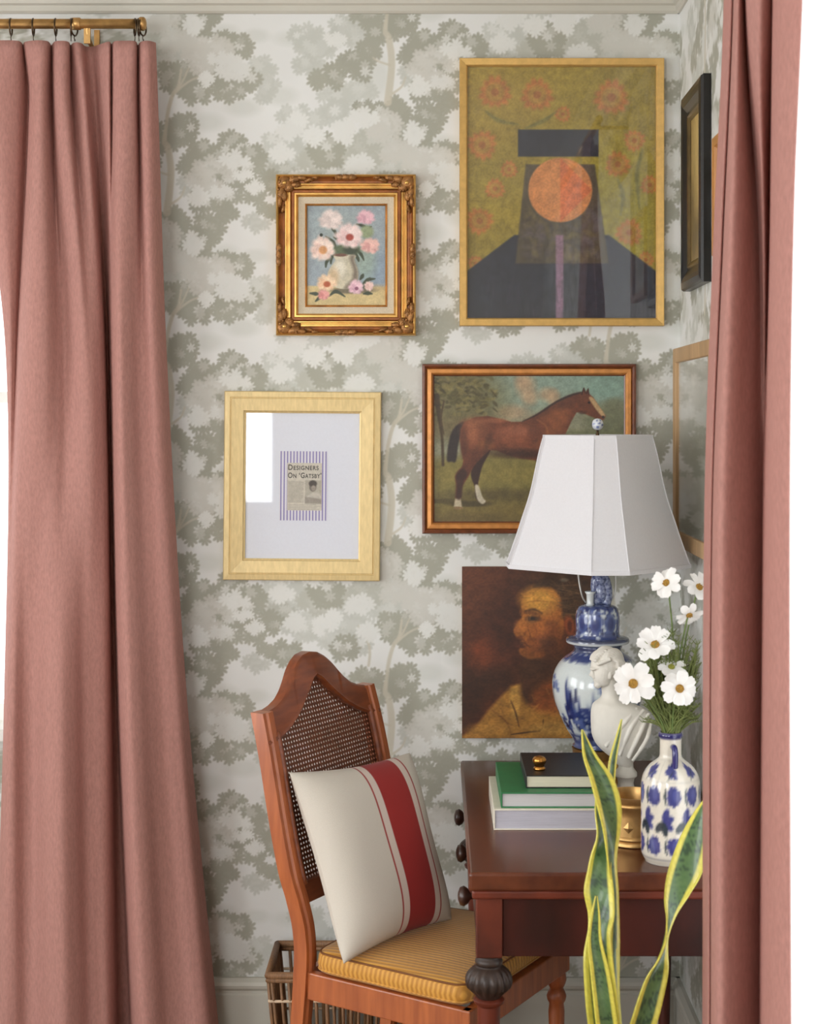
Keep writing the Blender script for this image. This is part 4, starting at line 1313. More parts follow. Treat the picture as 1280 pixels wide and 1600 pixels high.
painted_lathe('lid', lid, cv3, t)
M_delft = mat('cobalt_glaze', (50, 60, 108), .2, var=.3, scale=160, coat=.6, col2=(150, 160, 188))
M_porc = mat('white_glaze', (206, 212, 212), .2, var=.05, coat=.6)
# lion-like lid handle: arched back, raised head, small open cup in front
hb = MB().tube(catmull([(.02, 0, jz(944)), (.024, 0, jz(930)), (.022, 0, jz(914)), (.012, 0, jz(902)), (.0, 0, jz(903)), (-.006, 0, jz(914)), (-.004, 0, jz(930)), (-.002, 0, jz(944))], 24), [.012] * 8 + [.013] * 8 + [.011] * 8, 14)
hb.ball((.008, 0, jz(926)), (.018, .016, .03), 14, 10).ball((.006, -.008, jz(906)), (.014, .012, .012), 12, 8)
hb.build('lid_handle', M_delft, t, True)
MB().lathe([(.0, 0), (.011, 0), (.0085, .006), (.009, .026), (.0135, .033), (.012, .034), (.007, .026), (0, .024)], 20, (-.019, -.012, jz(945))).build('handle_cup', M_porc, t, True)
# harp and socket stem hold the shade
MB().tube(catmull([(.03, .012, jz(944)), (.044, .012, jz(925)), (.045, .012, jz(890)), (.05, .01, jz(800)), (.03, .005, jz(700)), (0, 0, jz(684)), (-.03, .005, jz(700)), (-.05, .01, jz(800)), (-.045, .03, jz(890)), (-.036, .03, jz(930)), (-.025, .03, jz(944))], 60), .0022, 8).build('harp', mat('pale_steel', (200, 200, 196), .3, .8), t, True)
bs = MB().lathe([(0, 0), (.078, 0), (.08, .004), (.08, .014), (.074, .02), (.066, .026), (.066, .034), (.07, .038), (.075, .044), (.075, .053), (.066, .062), (.058, .069), (.06, .078), (.062, jz(1166) - .002), (0, jz(1166) - .002)], 40)
for k in range(8):
    q = 2 * math.pi * k / 8 + .2
    bs.ball((.074 * math.cos(q), .074 * math.sin(q), .05), (.014, .014, .01), 10, 6)
smooth_angle(bs.build('brass_base', M_brass, t), 50)
# shade: square with cut corners, bell profile
M_shade = mat('white_silk_shade', (241, 241, 244), .8, var=.02, scale=200, bump=.1, bscale=800, trans=.3)
prof = [(83, 680), (87, 694), (91.5, 712), (96.5, 736), (102, 762), (108, 784), (116, 808), (125, 836), (134, 862), (142, 884)]


def octa(r, ang0=math.radians(2)):
    pts = []
    for k in range(4):
        a = ang0 + k * R90 - R90 + R90 / 2   # main face centres at 45 deg off the view
        for s_ in (-1, 1):
            q = a + R90 / 2 + s_ * math.radians(11.5)
            pts.append((r * math.cos(q), r * math.sin(q)))
    return pts


def shade_pts(r_px, py, grow=1.0):
    return [(x, y, jz(py)) for x, y in octa(r_px / ls * 1.012 * grow)]


def octa_rings(rows):
    vs, fs = [], []
    for r_ in rows:
        vs += r_
    n = 8
    for i in range(len(rows) - 1):
        for k in range(n):
            fs.append((i * n + k, i * n + (k + 1) % n, (i + 1) * n + (k + 1) % n, (i + 1) * n + k))
    return MB().add(vs, fs)


fine = catmull(prof, 28)
sh = octa_rings([shade_pts(r_, y) for r_, y in fine]).build('shade', M_shade, t, False)
me = sh.data
sol = sh.modifiers.new('cloth', 'SOLIDIFY')
sol.thickness, sol.offset = .0015, -1
# rims and seams
for r_, y in ((83.6, 682.5), (141.6, 882.5)):
    octa_rings([shade_pts(r_ + .5, y - 3.2), shade_pts(r_ + 1.5, y - 3), shade_pts(r_ + 1.5, y + 3), shade_pts(r_ + .5, y + 3.2)]).build('rim_tape', M_shade, sh)
for k in range(8):
    pts = [shade_pts(r_ + .3, y)[k] for r_, y in fine]
    MB().tube(pts, .0016, 6).build('seam_cord', M_shade, sh, True)
# spider fitting and ceramic ball finial
MB().tube([shade_pts(83, 684)[0], (0, 0, jz(684)), shade_pts(83, 684)[4]], .0018, 6).tube([shade_pts(83, 684)[2], (0, 0, jz(684)), shade_pts(83, 684)[6]], .0018, 6).build('spider', M_bronze, sh)
fz = jz(663)
MB().lathe([(0, jz(686)), (.004, jz(685)), (.0045, jz(678)), (.0028, jz(676)), (.003, jz(672)), (0, jz(672))], 14).build('finial_stem', M_bronze, t, True)
cvf = Canvas(0, 0, 360, 1, 120, 40, WHT)
cvb = Canvas(0, 0, 360, 40, 120, 40, (214, 218, 222))
for k in range(40):
    cvb.ell(rr.uniform(0, 360), rr.gauss(20, 6), rr.uniform(8, 18), rr.uniform(2, 5), rr.choice([CB, CB2]), .5, .8)
cvb.y1, cvb.ys = 1, cvb.ys / 40
painted_lathe('ceramic_finial', [(.0, fz + .0145), (.006, fz + .0132), (.0115, fz + .0088), (.0142, fz), (.0115, fz - .0088), (.006, fz - .0132), (.0, fz - .0145)], cvb, t, 40, 24)

# ------------------------------------------------------------------ plaster bust (one carved piece on a turned foot)
BD = 3.74
bsx = FOC / BD
bc = P(968, 1249.7, BD)
t = thing('plaster_bust', 'white plaster bust of a woman turned left before the ginger jar', 'bust', (bc.x, bc.y, DZ))
M_plas = mat('chalky_plaster', (222, 218, 208), .75, var=.08, scale=20, bump=.15, bscale=90)


def bp(px, py, dd=0.):
    """bust-local point; dd towards the camera"""
    q = P(px, py, BD)
    return Vector((q.x - bc.x, -dd, q.z - DZ))


bm_ = MB()


def bl(px, py, dd, rx, ry, rz, ang=0.):
    s_ = 1 / bsx
    bm_.ball(bp(px, py, dd), (rx * s_, ry * s_, rz * s_), 20, 14, Matrix.Rotation(ang, 3, 'Y'))


# head turned left and a little down
bl(947, 1040, 0, 24, 23, 25)
bl(942, 1049, .010, 15.5, 17, 23, .15)      # face mass
bl(933.5, 1068, .012, 6.5, 8, 6.5)          # chin
bl(942, 1063, .010, 11.5, 13, 9)            # jaw
bl(925.5, 1052, .018, 3.2, 4, 6.5, -.25)    # nose
bl(927, 1056, .018, 3.4, 3.6, 2.6)          # nose tip
bl(929.5, 1060.5, .014, 3.6, 5, 1.8)        # upper lip
bl(930.3, 1063.8, .014, 3.4, 4.6, 1.7)      # lower lip
bl(927, 1043, .012, 6, 12, 3, -.2)          # brow
bl(933, 1041.5, .024, 6, 4, 2.4, -.1)
bl(932, 1045.5, .022, 3, 3, 2)              # eye
bl(939, 1053, .024, 5.5, 5, 5)              # cheek
bl(951, 1052, .03, 3, 3, 6)                 # ear
for k in range(15):                          # wavy strands combed back to the chignon
    e_ = -1.0 + 2.05 * k / 14
    pts = []
    for j in range(13):
        a_ = math.radians(168 - j * 16 - 18 * abs(e_))
        wv = 1.02 + .05 * math.sin(j * 1.7 + k * 1.1)
        pts.append(bp(949 + 25 * math.cos(a_) * math.cos(e_ * .8) * wv, 1037 - 24.5 * math.sin(a_) * math.cos(e_ * .75) * wv + 6 * abs(e_), .0345 * math.sin(e_) * wv))
    bm_.tube(catmull(pts, 36), .0042, 8)
for k in range(6):                           # curls at the brow
    bl(929 + k * 3.2, 1029 - k * 2.6, .03 - k * .003, 3.6, 4, 3.4)
    bl(933 + k * 3.4, 1034 - k * 1.4, .034, 3.4, 4, 3.2)
bl(975, 1046, -.008, 9, 10, 10)              # chignon
bl(980, 1042, -.004, 6, 7, 7)
bl(966, 1056, -.004, 9, 12, 8)
bm_.tube([bp(930, 1036, .012), bp(926.5, 1045, .014), bp(922.5, 1055, .015)], [.0035, .0042, .0052], 10)
secs = [(1060, 950, 13, 13), (1070, 951, 13, 13), (1080, 953, 13, 13), (1089, 955, 15, 15), (1095, 958, 23, 19), (1101, 963, 36, 25), (1109, 968, 44, 29), (1120, 970, 47, 32), (1135, 969, 45.5, 33), (1150, 967, 42, 31), (1165, 967, 35, 27), (1178, 970, 25, 21), (1188, 974, 16, 16), (1196, 976, 13, 13)]
fs_ = catmull(secs, 60)
vsx, n = [], 32
for y_, x_, rw_, rd_ in fs_:
    for k in range(n):
        q = 2 * math.pi * k / n
        vsx.append(bp(x_ + rw_ * math.cos(q), y_ + 2.5 * math.cos(q), rd_ * math.sin(q) / bsx))
bm_.add(vsx, [(i * n + k, i * n + (k + 1) % n, (i + 1) * n + (k + 1) % n, (i + 1) * n + k) for i in range(59) for k in range(n)] + [tuple(range(n))[::-1], tuple(59 * n + k for k in range(n))])
for a_, b_, c_ in (((1012, 1112), (996, 1140), (980, 1180)), ((1004, 1106), (982, 1132), (966, 1176)), ((994, 1104), (972, 1124), (944, 1162)), ((1016, 1122), (1006, 1150), (986, 1184))):
    pts = catmull([bp(a_[0], a_[1], .022), bp(b_[0], b_[1], .047), bp(c_[0], c_[1], .033)], 14)
    bm_.tube(pts, [.004] * 4 + [.0052] * 6 + [.004] * 4, 8)
bo = bm_.build('figure', M_plas, t, True)
rm = bo.modifiers.new('carve', 'REMESH')
rm.mode, rm.voxel_size, rm.use_smooth_shade = 'VOXEL', .0013, True
sm = bo.modifiers.new('soft', 'SMOOTH')
sm.factor, sm.iterations = .5, 2
fx = bp(978, 1200).x
smooth_angle(MB().lathe([(0, 0), (.034, 0), (.036, .004), (.034, .01), (.028, .014), (.021, .024), (.018, .04), (.02, .05), (.026, .056), (.026, .064), (.018, .075), (.016, .1), (0, .1)], 36, (fx, 0, 0)).build('socle', M_plas, t), 40)

# ------------------------------------------------------------------ blue and white vase with white flowers
VD = 3.232
vs_ = FOC / VD
vc = P(1048, 1345, VD)
t = thing('flower_vase', 'white pottery vase with painted blue leaves and small loop handles', 'vase', (vc.x, vc.y, DZ))


def vz(py):
    return EYE - (py - 650) / vs_ - DZ


vp = [(.0, vz(1230)), (.017, vz(1230)), (.0185, vz(1180)), (.0195, vz(1146)), (.021, vz(1143.2)), (.0245, vz(1145)), (.0245, vz(1151)), (.0215, vz(1154)), (.0215, vz(1172)), (.0225, vz(1182)), (.03, vz(1188)), (.043, vz(1196)), (.053, vz(1207)), (.0585, vz(1222)), (.0595, vz(1245)), (.0595, vz(1290)), (.0595, vz(1322)), (.057, vz(1334)), (.051, vz(1342)), (.048, vz(1344)), (.0, vz(1344))]
CW = (220, 214, 200)
cv = Canvas(0, 0, 360, 201, 480, 260, CW)
BL, BL2, GR = (54, 58, 122), (88, 92, 152), (38, 52, 62)
cv.poly([(0, 0), (360, 0), (360, 9), (0, 9)], (38, 38, 96), .8)
for y in (14, 40, 72, 190):
    cv.line([(-2, y), (362, y)], .9, (110, 110, 120), .4, .8, 0)
for k in range(7):
    x = k * 51.4 + 20
    cv.ell(x, 56, 14, 10, BL, .3, .95, .3, 6, .35, k)
    cv.line([(x - 8, 68), (x + 2, 56)], 2, GR, .5, .8, 0)
    cv.line([(x + 25, 42), (x + 25, 72)], .8, (140, 140, 140), .4, .7, 0)
for k in range(9):
    x = k * 40 + 18
    cv.ell(x, 92, 14, 16, BL, .15, .95, 0, 9, .16, k).ell(x + 3, 90, 6, 9, BL2, .6, .8)
    cv.line([(x - 15, 80), (x - 17, 92), (x - 14, 106)], [2, 5, 2], GR, .7, .9)
    for a_ in (-1.1, -.3, .5, 1.3, 2.4):
        cv.ell(x - 20 + 10 * math.cos(a_), 131 + 12 * math.sin(a_), 11, 6, BL if a_ < 1 else GR, .35, .95, a_)
    cv.ell(x + 1, 169, 14, 15, BL, .15, .95, 0, 8, .2, k * 2).ell(x + 3, 167, 6, 8, BL2, .6, .8)
    cv.line([(x - 14, 158), (x - 16, 170), (x - 13, 182)], [2, 5, 2], GR, .7, .9)
cv.y1, cv.ys = 1, cv.ys / 201
painted_lathe('body', vp, cv, t, 120, 110)
M_cob = mat('cobalt_handle', (42, 40, 104), .2, var=.15, coat=.6)
for sgn in (0, 1):
    a_ = -R90 + .1 + sgn * math.pi
    dx, dy = math.cos(a_), math.sin(a_)
    pts = catmull([(dx * r_, dy * r_, vz(y)) for r_, y in ((.02, 1164), (.03, 1164), (.037, 1170), (.037, 1188), (.034, 1196), (.028, 1190))], 20)
    MB().tube(pts, .0062, 12).build('handle', M_cob, t, True)

M_petal = mat('white_petals', (244, 243, 240), .7, var=.04, scale=60, trans=.25)
M_yolk = mat('ochre_flower_centre', (168, 128, 52), .9, var=.4, scale=300, bump=.6, bscale=500)
M_stem = mat('green_stems', (98, 118, 60), .6, var=.25, scale=60)
M_leafg = mat('feathery_green', (126, 138, 76), .65, var=.3, scale=60, trans=.2)
flowers = [  # px, py, dist, petal radius px, facing (x, y, z), label
    (1024, 1008, 3.20, 33, (-.15, -.75, .62), 'white cosmos above the bust with its yellow centre tilted up'),
    (990, 1068, 3.15, 36, (-.35, -.9, .1), 'white cosmos leftmost in the vase in front of the bust'),
    (1062, 1076, 3.15, 32, (.05, -.97, .2), 'white cosmos facing forward just above the vase neck'),
    (1049, 1043, 3.20, 26, (.1, -.55, .8), 'half-open white cosmos with a green centre between two others'),
    (1042, 911, 3.22, 28, (-.6, -.65, .35), 'white cosmos just under the lampshade edge, topmost on the left'),
    (1077, 960, 3.21, 25, (.1, -.45, -.5), 'white cosmos seen from below against the curtain edge'),
    (1092, 918, 3.24, 28, (.4, -.6, .5), 'white cosmos at the top cut off by the pink curtain')]
petal_me = None
for i, (px, py, d, rp, fc, lab) in enumerate(flowers):
    c = P(px, py, d)
    R_ = rp * .93 / FOC * d
    f = Vector(fc).normalized()
    fl_ = thing('cosmos_flower', lab, 'flower', c, group='white cosmos in the vase')
    q = f.to_track_quat('Z', 'Y').to_matrix()
    for k in range(8):
        a0 = 2 * math.pi * k / 8 + i * .3
        sc = rnd.uniform(.88, 1.08)
        droop = rnd.uniform(-.18, .38)
        wk = rnd.uniform(.8, 1.3)
        a0 += rnd.uniform(-.09, .09)
        V = np.empty((7, 7, 3))
        for a in range(7):
            u = a / 6
            wdt = (.07 + .22 * wk * math.sin(min(u * 1.15, 1) * math.pi * .62)) * R_ * (1 if u < .93 else .82)
            for b_ in range(7):
                v = b_ / 3 - 1
                r_ = (.12 + .88 * u) * R_ * sc * (1 - .07 * abs(v) ** 2 * u + .03 * math.cos(v * 7) * (u > .9))
                pt = Vector((r_, v * wdt, R_ * (.10 * math.sin(u * 2.6) - droop * u * u + .10 * v * v * u + .004 * k)))
                pt = q @ (Matrix.Rotation(a0, 3, 'Z') @ pt)
                V[a, b_] = pt
        grid_obj('petal', V, None, M_petal, fl_)
    cb = MB().ball(q @ Vector((0, 0, R_ * .06)), (R_ * .23, R_ * .23, R_ * .12), 14, 8, q)
    for k in range(14):
        a_ = k * 2.4
        rr_ = R_ * .2 * math.sqrt(k / 14)
        cb.ball(q @ Vector((rr_ * math.cos(a_), rr_ * math.sin(a_), R_ * .15)), R_ * .045, 6, 4)
    cb.build('flower_centre', M_yolk if i != 3 else mat('green_flower_centre', (140, 140, 56), .9, var=.3, scale=200), fl_, True)
    st0 = Vector((vc.x + rnd.uniform(-.01, .01), vc.y + rnd.uniform(-.008, .008), DZ + vz(1143) - .06)) - c
    st1 = Vector((vc.x + (c.x - vc.x) * .22, vc.y + (c.y - vc.y) * .2, DZ + vz(1130))) - c
    MB().tube(catmull([st0, st1, (st1 * .45) - f * .02, -f * .004], 20), .0017, 7).build('stem', M_stem, fl_, True)
# ferny foliage in the vase: nobody could count its threads
gb = MB()
for k in range(240):
    a_ = rnd.uniform(-1, 1)
    topx, topy = 1048 + a_ * 44, rnd.uniform(985, 1110) + abs(a_) * 20
    e = P(topx, topy, VD + rnd.uniform(-.04, .04))
    s0 = Vector((vc.x + rnd.uniform(-.015, .015), vc.y + rnd.uniform(-.012, .012), DZ + vz(1146)))
    m_ = s0.lerp(e, .5) + Vector((a_ * .006, 0, .01))
    pts = catmull([s0, m_, e], 8)
    gb.tube(pts, [.0019] * 5 + [.0014, .0009, .0005], 4, False)
    for j in range(3, 8):
        for s_ in (-1, 1):
            v = Vector(pts[j])
            gb.tube([v, v + Vector((s_ * rnd.uniform(.004, .010), rnd.uniform(-.006, .006), rnd.uniform(.002, .012)))], [.0011, .0005], 3, False)
g = gb.build('fern_foliage', M_leafg, None, True, fix=False)
g['kind'] = 'stuff'
tag(g, 'fine feathery green foliage around the flower stems in the vase', 'foliage')

# ------------------------------------------------------------------ chair
u = Vector((.494, .8695, 0))
M_chair = mat('orange_brown_beech', (176, 98, 52), .38, scale=10, stretch=(6, 6, .6), coat=.25, col2=(146, 76, 40))
M_chair_d = mat('brown_crest_wood', (136, 72, 40), .38, scale=10, stretch=(1, 6, 6), coat=.25, col2=(108, 54, 32))
M_cane = mat('woven_cane', (104, 58, 36), .55, var=.35, scale=120)
CH = thing('cane_back_chair', 'orange brown side chair with arched cane back beside the desk', 'chair', (0.0, -.629, 0), (0, 0, math.atan2(.8695, .494)))
stile = [(.193, .262, 0), (.195, .236, .22), (.198, .214, .44), (.200, .214, .53), (.208, .226, .60), (.217, .240, .66), (.219, .262, .76), (.216, .292, .9), (.212, .318, 1.0)]
sp_ = catmull(stile, 60)


def back_y(z):
    return float(np.interp(z, sp_[:, 2], sp_[:, 1]))


def stile_x(z):
    return float(np.interp(z, sp_[:, 2], sp_[:, 0]))


for s_ in (-1, 1):
    vs, fs = [], []
    hw, hd = .019, .0165
    sect = [(-1, -1), (-.55, -1), (-.35, -1.25), (.2, -1.25), (.45, -1), (1, -1), (1, 1), (-1, 1)]     # moulded front edge
    for p in sp_:
        taper = 1.0 if p[2] > .44 else .8 + .2 * p[2] / .44
        for a, b_ in sect:
            vs.append((s_ * (p[0] + a * hw * taper), p[1] + b_ * hd * taper, p[2]))
    n = len(sect)
    for i in range(len(sp_) - 1):
        for k in range(n):
            fs.append((i * n + k, i * n + (k + 1) % n, (i + 1) * n + (k + 1) % n, (i + 1) * n + k))
    fs += [tuple(range(n)), tuple((len(sp_) - 1) * n + k for k in range(n))]
    smooth_angle(MB().add(vs, fs).build('back_post', M_chair, CH), 35)


def crest_top(x):
    return float(np.interp(abs(x), [0, .03, .056, .08, .099, .118, .142, .17, .2, .232], [1.104, 1.1, 1.088, 1.07, 1.05, 1.032, 1.016, 1.006, 1.0, .998]))


def crest_bot(x):
    return float(np.interp(abs(x), [0, .02, .048, .076, .104, .142, .18, .232], [1.05, 1.04, 1.015, .992, .972, .952, .938, .93]))


vs, fs = [], []
xs = np.linspace(-.2305, .2305, 61)
for x in xs:
    zt, zb = crest_top(x), crest_bot(x)
    for z, dy in ((zb, -.013), (zb + .006, -.0195), (zb + .012, -.016), (zt - .008, -.016), (zt, -.010), (zt, .012), (zb, .012)):
        yy = back_y(min(z, 1.0)) + (z - 1.0) * .26 * (z > 1.0)
        vs.append((x, yy + dy, z))
n = 7
for i in range(60):
    for k in range(n):
        fs.append((i * n + k, i * n + (k + 1) % n, (i + 1) * n + (k + 1) % n, (i + 1) * n + k))
fs += [tuple(range(n)), tuple(60 * n + k for k in range(n))]
smooth_angle(MB().add(vs, fs).build('crest_rail', M_chair_d, CH), 40)
vs = []
zb0, zb1 = .588, .632
bt = MB()
bt.hexa([(-.205, back_y(zb0) - .012, zb0), (.205, back_y(zb0) - .012, zb0), (.205, back_y(zb0) + .012, zb0), (-.205, back_y(zb0) + .012, zb0)],
        [(-.212, back_y(zb1) - .012, zb1), (.212, back_y(zb1) - .012, zb1), (.212, back_y(zb1) + .012, zb1), (-.212, back_y(zb1) + .012, zb1)])
bt.build('lower_back_rail', M_chair_d, CH, bevel=.003)
# inner bead round the cane
for s_ in (-1, 1):
    pts = [(s_ * (stile_x(z) - .024), back_y(z) - .014, z) for z in np.linspace(.63, .955, 24)]
    MB().tube(pts, .007, 8).build('inner_bead', M_chair_d, CH, True)
# cane: a sheet with a hole in every mesh of the weave
pit = .0102
vs, fs = [], []
nx_, nz_ = 44, 48
for i in range(-nx_ // 2, nx_ // 2):
    for j in range(nz_):
        x, z = (i + .5) * pit, .62 + (j + .5) * pit
        if abs(x) > stile_x(z) - .014 or z > crest_bot(x) + .004:
            continue
        yy = back_y(min(z, 1.0)) + (z - 1) * .26 * (z > 1)
        sl = .25
        k = len(vs)
        h, r_ = pit / 2, pit * .29
        for dx, dz in ((-h, -h), (h, -h), (h, h), (-h, h), (0, -r_), (r_ * .7, -r_ * .7), (r_, 0), (r_ * .7, r_ * .7), (0, r_), (-r_ * .7, r_ * .7), (-r_, 0), (-r_ * .7, -r_ * .7)):
            zz = z + dz
            vs.append((x + dx, back_y(min(zz, 1.0)) + (zz - 1) * .26 * (zz > 1), zz))
        c0, c1, c2, c3 = k, k + 1, k + 2, k + 3
        s0, s1, e0, e1, n0, n1, w0, w1 = k + 4, k + 5, k + 6, k + 7, k + 8, k + 9, k + 10, k + 11
        fs += [(c0, s0, w1), (c0, c1, s1, s0), (c1, e0, s1), (c1, c2, e1, e0), (c2, n0, e1), (c2, c3, n1, n0), (c3, w0, n1), (c3, c0, w1, w0)]
cane = MB().add(vs, fs).build('cane_panel', M_cane, CH, fix=False)
cane['kind'] = 'stuff'
sol = cane.modifiers.new('weave', 'SOLIDIFY')
sol.thickness, sol.offset = .002, 0
# seat frame
rb = MB()
M_rail = M_chair
zt0, zt1 = .388, .447
corner = {'lb': (-.198, .214), 'rb': (.198, .214), 'lf': (-.228, -.205), 'rf': (.228, -.205)}


def rail(name, a, b_, th=.022, z0=zt0, z1=zt1, m=None):
    A, B = Vector((*a, 0)), Vector((*b_, 0))
    dr = (B - A).normalized()
    n_ = Vector((-dr.y, dr.x, 0)) * th
    q = [A, B, B + n_, A + n_]
    return MB().hexa([v + Vector((0, 0, z0)) for v in q], [v + Vector((0, 0, z1)) for v in q]).build(name, m or M_chair, CH, bevel=.003)


rail('side_rail', (-.198 - .012, .20), (-.228 - .012, -.215))
rail('side_rail', (.228 + .012, -.215), (.198 + .012, .20))
rail('front_rail', (-.24, -.217), (.24, -.217), m=M_chair)
rail('back_rail', (.19, .222), (-.19, .222))
for s_ in (-1, 1):
    prof_l = [(0, 0), (.011, 0), (.013, .012), (.009, .022), (.0125, .05), (.0165, .22), (.0185, .3), (.0165, .318), (.021, .326), (.0225, .335), (.019, .345), (.015, .352), (.02, .362), (.023, .372), (.021, .386), (.021, zt0)]
    smooth_angle(MB().lathe(prof_l, 24, (s_ * .215, -.195, 0)).build('front_leg', M_chair, CH), 50)
rail('stretcher', (-.205, .20), (-.222, -.19), .014, .2, .222)
rail('stretcher', (.222, -.19), (.205, .20), .014, .2, .222)
# spindles below the near side rail
# striped squab cushion
def squab():
    n = 44
    V = []
    C = []
    def outline(t_):
        a = 2 * math.pi * t_
        cx_, sy_ = math.cos(a), math.sin(a)
        e = .16
        x = math.copysign(abs(cx_) ** e, cx_)
        y = math.copysign(abs(sy_) ** e, sy_)
        half = .222 + (-y) * .014
        return x * half, y * .196 - .009
    m = 160
    ring = [outline(k / m) for k in range(m)]
    rows = [(.96, .449), (.985, .451), (1.0, .457), (1.01, .47), (1.0, .486), (.985, .4915), (.95, .495), (.88, .4975), (.75, .5), (.55, .502), (.3, .5035), (.0, .504)]
    out = []
    for sc, z in rows:
        out.append([(x * sc, y * sc, z - (.004 if sc < .9 and 0 else 0)) for x, y in ring])
    return np.array(out)


def stripe_mat():
    m = bpy.data.materials.new('gold_striped_fabric')
    nt, b = nodes_of(m)
    N, L = nt.nodes, nt.links
    tc = N.new('ShaderNodeTexCoord')
    ge = N.new('ShaderNodeNewGeometry')
    sx = N.new('ShaderNodeSeparateXYZ')
    L.new(tc.outputs['Object'], sx.inputs[0])
    sn = N.new('ShaderNodeSeparateXYZ')
    L.new(tc.outputs['Normal'], sn.inputs[0])
    gt = N.new('ShaderNodeMath'); gt.operation = 'GREATER_THAN'; gt.inputs[1].default_value = .6
    ab = N.new('ShaderNodeMath'); ab.operation = 'ABSOLUTE'
    L.new(sn.outputs['Z'], ab.inputs[0])
    L.new(ab.outputs[0], gt.inputs[0])
    sumxy = N.new('ShaderNodeMath'); sumxy.operation = 'ADD'
    L.new(sx.outputs['X'], sumxy.inputs[0]); L.new(sx.outputs['Y'], sumxy.inputs[1])
    mixv = N.new('ShaderNodeMix'); mixv.data_type = 'FLOAT'
    L.new(gt.outputs[0], mixv.inputs[0]); L.new(sumxy.outputs[0], mixv.inputs[2]); L.new(sx.outputs['X'], mixv.inputs[3])
    mu = N.new('ShaderNodeMath'); mu.operation = 'MULTIPLY'; mu.inputs[1].default_value = 2 * math.pi / .0125
    L.new(mixv.outputs[0], mu.inputs[0])
    si = N.new('ShaderNodeMath'); si.operation = 'SINE'
    L.new(mu.outputs[0], si.inputs[0])
    rp = N.new('ShaderNodeValToRGB')
    rp.color_ramp.elements[0].position, rp.color_ramp.elements[1].position = .3, .7
    rp.color_ramp.elements[0].color = (*lin((176, 120, 36)), 1)
    rp.color_ramp.elements[1].color = (*lin((206, 150, 60)), 1)
    mr = N.new('ShaderNodeMapRange'); mr.inputs['From Min'].default_value = -1
    L.new(si.outputs[0], mr.inputs['Value'])
    L.new(mr.outputs[0], rp.inputs[0])
    L.new(rp.outputs[0], b.inputs['Base Color'])
    b.inputs['Roughness'].default_value = .6
    b.inputs['Sheen Weight'].default_value = .2
    bp_ = N.new('ShaderNodeBump'); bp_.inputs['Strength'].default_value = .5; bp_.inputs['Distance'].default_value = .002
    L.new(mr.outputs[0], bp_.inputs['Height']); L.new(bp_.outputs[0], b.inputs['Normal'])
    return m


M_stripe = stripe_mat()
V = squab()
sq = tag(grid_obj('seat_cushion', V, None, M_stripe, wrap=True), 'gold striped squab cushion on the chair seat', 'cushion')
sq.location, sq.rotation_euler = CH.location, CH.rotation_euler
M_pipe = mat('brown_piping', (120, 72, 30), .7, var=.2)
for r_i in (2, 5):
    ring = [tuple(p) for p in V[r_i]] + [tuple(V[r_i][0])]
    MB().tube(ring, .0022, 6, False).build('piping', M_pipe if r_i == 5 else M_stripe, sq, True)

# linen pillow with red stripe, leaning on the cane back
TL, TR, BR, BLc = P(452, 1207, 3.52), P(640, 1176, 3.83), P(706, 1436, 3.67), P(537, 1506, 3.40)
nrm = ((TR - TL).cross(BLc - TL)).normalized()
if nrm.y > 0:
    nrm = -nrm
ng = 72
us = np.linspace(0, 1, ng)
cvp = Canvas(0, 0, 1, 1, ng, ng, (214, 208, 196))


def pil(side):
    V = np.empty((ng, ng, 3))
    C = np.empty((ng, ng, 3))
    for j, v in enumerate(us):
        for i, u_ in enumerate(us):
            # edges pull in between the corners, the middle is plump
            eu = u_ + .035 * math.sin(math.pi * v) * (1 - 2 * u_) * (1 if 1 else 0)
            ev = v + .03 * math.sin(math.pi * u_) * (1 - 2 * v)
            p = (TL * (1 - eu) + TR * eu) * (1 - ev) + (BLc * (1 - eu) + BR * eu) * ev
            d = (max(0, 1 - (2 * u_ - 1) ** 4) * max(0, 1 - (2 * v - 1) ** 4)) ** .55
            wr = .003 * math.sin(9 * u_ + 3 * v) * math.sin(math.pi * v) * d
            p = p + nrm * side * ((.062 if side > 0 else .045) * d + wr)
            V[j, i] = p
            c = np.array((200, 193, 181), float)
            if side > 0:
                if .515 < u_ < .76:
                    c = np.array((144, 26, 22), float)
                elif .445 < u_ < .458 or .815 < u_ < .828:
                    c = np.array((150, 50, 46), float)
                elif .445 < u_ < .828:
                    c = np.array((204, 188, 178), float)
            C[j, i] = lin(c)
    return V, C


ng = 150
us = np.linspace(0, 1, ng)
M_linen = printed('striped_linen', .85, bump=.3, bscale=500, sheen=.1)
Vf, Cf = pil(1)
pc = (TL + TR + BR + BLc) / 4
pil_t = thing('throw_pillow', 'cream linen pillow with a broad red stripe leaning on the chair back', 'pillow', P(620, 1470, 3.53))
off = np.array(pil_t.location)
grid_obj('front', (Vf - off)[:, ::1], Cf, M_linen, pil_t)
Vb, Cb = pil(-1)
grid_obj('back', (Vb - off)[:, ::-1], Cb[:, ::-1], M_linen, pil_t)

